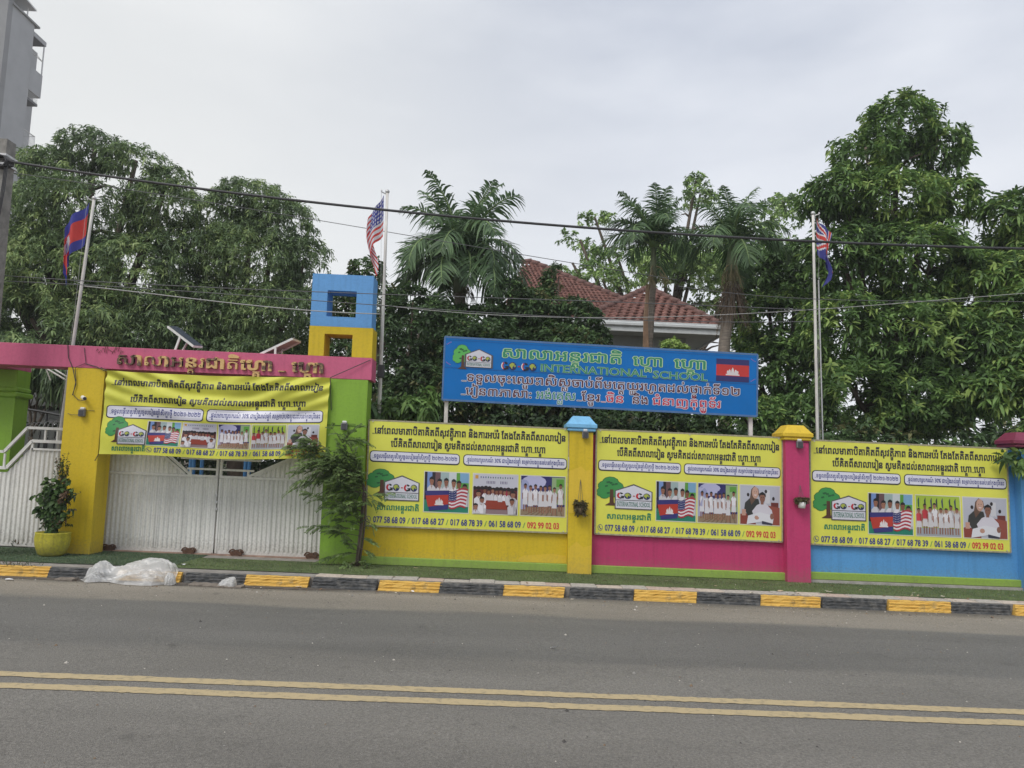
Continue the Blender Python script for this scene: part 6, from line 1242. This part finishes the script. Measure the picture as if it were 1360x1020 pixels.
scrap('small white paper in the middle of the far lane', (735, 862), .0, .07, 7); scrap('pale scrap on the road at the far left kerb', (12, 771), .0, .12, 8); scrap('tan scrap on the road under the yellow kerb near the plastic', (396, 781), .0, .11, 9, DRY[0])

# ================================================================== overhead lines, utility pole, tall building
up_ = thing('utility_pole', 'square concrete utility pole at the left edge carrying the cables', 'utility pole', (at(2, 215, 10.35)[0]-.0, 10.35, VZ)); CP = mat('pole_concrete', (.24, .23, .21), .9, .3, 10, .6, 40)
xx = at(5, 230, 10.35)[0]; zt = at(4, 188, 10.35)[2]; b = MB(); b.hexa([(xx-.17, 10.2, VZ), (xx+.11, 10.2, VZ), (xx+.11, 10.48, VZ), (xx-.17, 10.48, VZ), (xx-.13, 10.24, zt), (xx+.075, 10.24, zt), (xx+.075, 10.44, zt), (xx-.13, 10.44, zt)]); b.build('shaft', CP, up_)
b = MB(); zb = at(4, 213, 10.2)[2]; b.box(xx-.16, xx+.10, 10.21, 10.47, zb-.05, zb-.02); b.box(xx-.16, xx+.10, 10.21, 10.47, zb+.08, zb+.11); b.build('clamp_band', STEEL, up_)
b = MB()
for k in range(5): a = [(xx+.05+.16*math.cos(t*.9+k)*(.6+.1*k), 10.16+.02*k, zb-.02+.09*math.sin(t*.9+k)) for t in range(8)]; b.tube(a, .012, 6)
for k in range(3): b.tube([(xx+.11+k*.018, 10.2, zb-.05), (xx+.10+k*.02, 10.19, zb-.45), (xx+.09, 10.19, zb-1.1)], .007, 5)
b.build('cable_loops', CABLE, up_)
def line(label, pts, Y, r, m_=WIRE, n=40):
    """a hanging line through a few points, continued past the picture on both sides"""
    xs_, ys_ = zip(*pts); q = []
    c = np.polyfit(xs_, ys_, min(3, len(pts)-1))
    for k in range(n+1): x = xs_[0]+(xs_[-1]-xs_[0])*k/n; q.append(at(x, float(np.polyval(c, x)), Y(x) if callable(Y) else Y))
    t = thing('overhead_cable', label, 'cable', q[0], 'overhead lines along the street'); mb = MB(); mb.tube(q, r, 6); mb.build('wire', m_, t, True)
line('thick black cable sagging from the utility pole across the whole sky', [(4, 214), (200, 240), (400, 267), (600, 289), (800, 304), (1000, 316), (1200, 325), (1420, 332)], 10.2, .018, CABLE)
line('thin line crossing the sky just under the thick cable and behind the striped flag', [(-40, 222), (250, 264), (500, 306), (780, 352), (900, 372)], 13.0, .006)
line('upper thin line in front of the left trees and the tower top', [(-40, 362), (120, 375), (420, 386), (700, 398), (1080, 412)], 10.5, .006)
line('second thin line in front of the left trees crossing the tower window', [(-40, 372), (150, 380), (420, 400), (700, 418), (1080, 427)], 10.5, .006)
line('pale line from the left flagpole to the tower above the solar panels', [(112, 380), (250, 396), (420, 413), (505, 417)], 10.8, .008, WIREL)
line('pale thin line crossing in front of the middle trees', [(502, 405), (700, 418), (860, 424), (1080, 410), (1420, 385)], 10.5, .005, WIREL)
line('faint line across the right mango tree', [(900, 380), (1080, 397), (1250, 400), (1420, 402)], 10.5, .005)
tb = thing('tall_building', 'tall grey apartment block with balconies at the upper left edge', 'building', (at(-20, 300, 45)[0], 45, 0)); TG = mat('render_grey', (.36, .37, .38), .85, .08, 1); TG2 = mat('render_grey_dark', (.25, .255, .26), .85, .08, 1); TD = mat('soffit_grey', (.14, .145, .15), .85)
def B3(px, py, Y=45.0): return at(px, py, Y)
X0 = B3(17.6, 7)[0]; zT = B3(17.6, 7)[2]
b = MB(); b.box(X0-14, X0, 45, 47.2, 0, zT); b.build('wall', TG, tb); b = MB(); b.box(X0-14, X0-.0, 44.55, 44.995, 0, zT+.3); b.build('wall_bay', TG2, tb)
b = MB(); b.box(X0-14, X0-1.2, 47.203, 49.6, 0, zT-.6); b.build('wall', TG, tb)
b = MB(); b.box(X0-3, X0+.12, 44.9, 47.6, zT+.005, zT+.13); b.build('roof_slab', TG2, tb); b = MB(); b.hexa([(X0-2.5, 44.6, zT+1.0), (X0+.3, 44.6, zT+1.0), (X0+.3, 46.8, zT+.75), (X0-2.5, 46.8, zT+.75), (X0-2.5, 44.6, zT+1.1), (X0+.3, 44.6, zT+1.1), (X0+.3, 46.8, zT+.85), (X0-2.5, 46.8, zT+.85)]); b.build('canopy', STEEL, tb)
for dx in (-2.2, 0): b = MB(); b.tube([(X0+dx, 46.4, zT+.135), (X0+dx, 46.4, zT+.85)], .04, 6); b.build('canopy_post', STEEL, tb)
zq = lambda px, py, Y=48.5: B3(px, py, Y)[2]
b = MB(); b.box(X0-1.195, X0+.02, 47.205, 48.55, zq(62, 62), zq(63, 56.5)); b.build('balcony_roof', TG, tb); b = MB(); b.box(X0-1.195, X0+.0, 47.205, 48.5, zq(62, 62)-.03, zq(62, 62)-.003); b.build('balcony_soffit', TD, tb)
zt_, zb_ = zq(56.5, 101), zq(53, 131); b = MB(); b.box(X0-.1, X0, 47.205, 48.5, zb_, zt_); b.box(X0-1.195, X0-.105, 48.4, 48.5, zb_, zt_); b.box(X0-1.195, X0-.105, 47.205, 48.395, zb_, zb_+.2); b.build('parapet', TG, tb)
b = MB(); b.tube([(X0-.05, 48.45, zt_), (X0-.05, 48.45, zq(62, 62)-.03)], .045, 6); b.tube([(X0-.05, 47.25, (zt_+zq(62, 62))/2-.1), (X0-.05, 48.45, (zt_+zq(62, 62))/2-.1)], .028, 6); b.tube([(X0-.05, 47.25, zq(62, 62)-.9), (X0-.05, 48.45, (zt_+zq(62, 62))/2-.1)], .022, 6); b.build('balcony_frame', STEEL, tb)
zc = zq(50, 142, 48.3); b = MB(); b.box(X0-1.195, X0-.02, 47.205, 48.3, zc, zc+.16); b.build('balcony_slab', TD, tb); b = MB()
for k in range(9): y = 47.3+k*.12; b.tube([(X0-.06, y, zc+.16), (X0-.06, y, zb_)], .012, 4)
for k in range(7): z = zc+.25+k*.14; b.tube([(X0-.06, 47.25, z), (X0-.06, 48.28, z)], .012, 4)
b.build('mesh_screen', STEEL, tb)
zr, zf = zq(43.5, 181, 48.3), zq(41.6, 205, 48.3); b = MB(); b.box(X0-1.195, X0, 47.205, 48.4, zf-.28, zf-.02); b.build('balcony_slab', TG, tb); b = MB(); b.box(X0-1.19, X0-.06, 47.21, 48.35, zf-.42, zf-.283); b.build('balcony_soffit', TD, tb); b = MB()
for k in range(10): y = 47.3+k*.12; b.tube([(X0-.04, y, zf-.02), (X0-.04, y, zr)], .016, 5)
b.tube([(X0-.04, 47.22, zr), (X0-.04, 48.38, zr)], .028, 6); b.tube([(X0-.04, 48.38, zf-.02), (X0-.04, 48.38, zr), (X0-1.1, 48.38, zr)], .024, 6); b.build('railing', STEEL, tb)

# ================================================================== thin haze volume added to lift the blacks like lens glare
hz_ = MB(); hz_.box(-70, 70, -12, 95, -5, 36); ho = hz_.build('haze', bpy.data.materials.new('haze_veil'), sheared=False); ho['kind'] = 'stuff'
hm = ho.data.materials[0]; hm.use_nodes = True; hm.node_tree.nodes.remove(hm.node_tree.nodes['Principled BSDF']); pv = hm.node_tree.nodes.new('ShaderNodeVolumePrincipled')
pv.inputs['Density'].default_value = .0014; pv.inputs['Color'].default_value = (.9, .92, .95, 1); pv.inputs['Anisotropy'].default_value = .2; hm.node_tree.links.new(pv.outputs[0], hm.node_tree.nodes['Material Output'].inputs['Volume'])
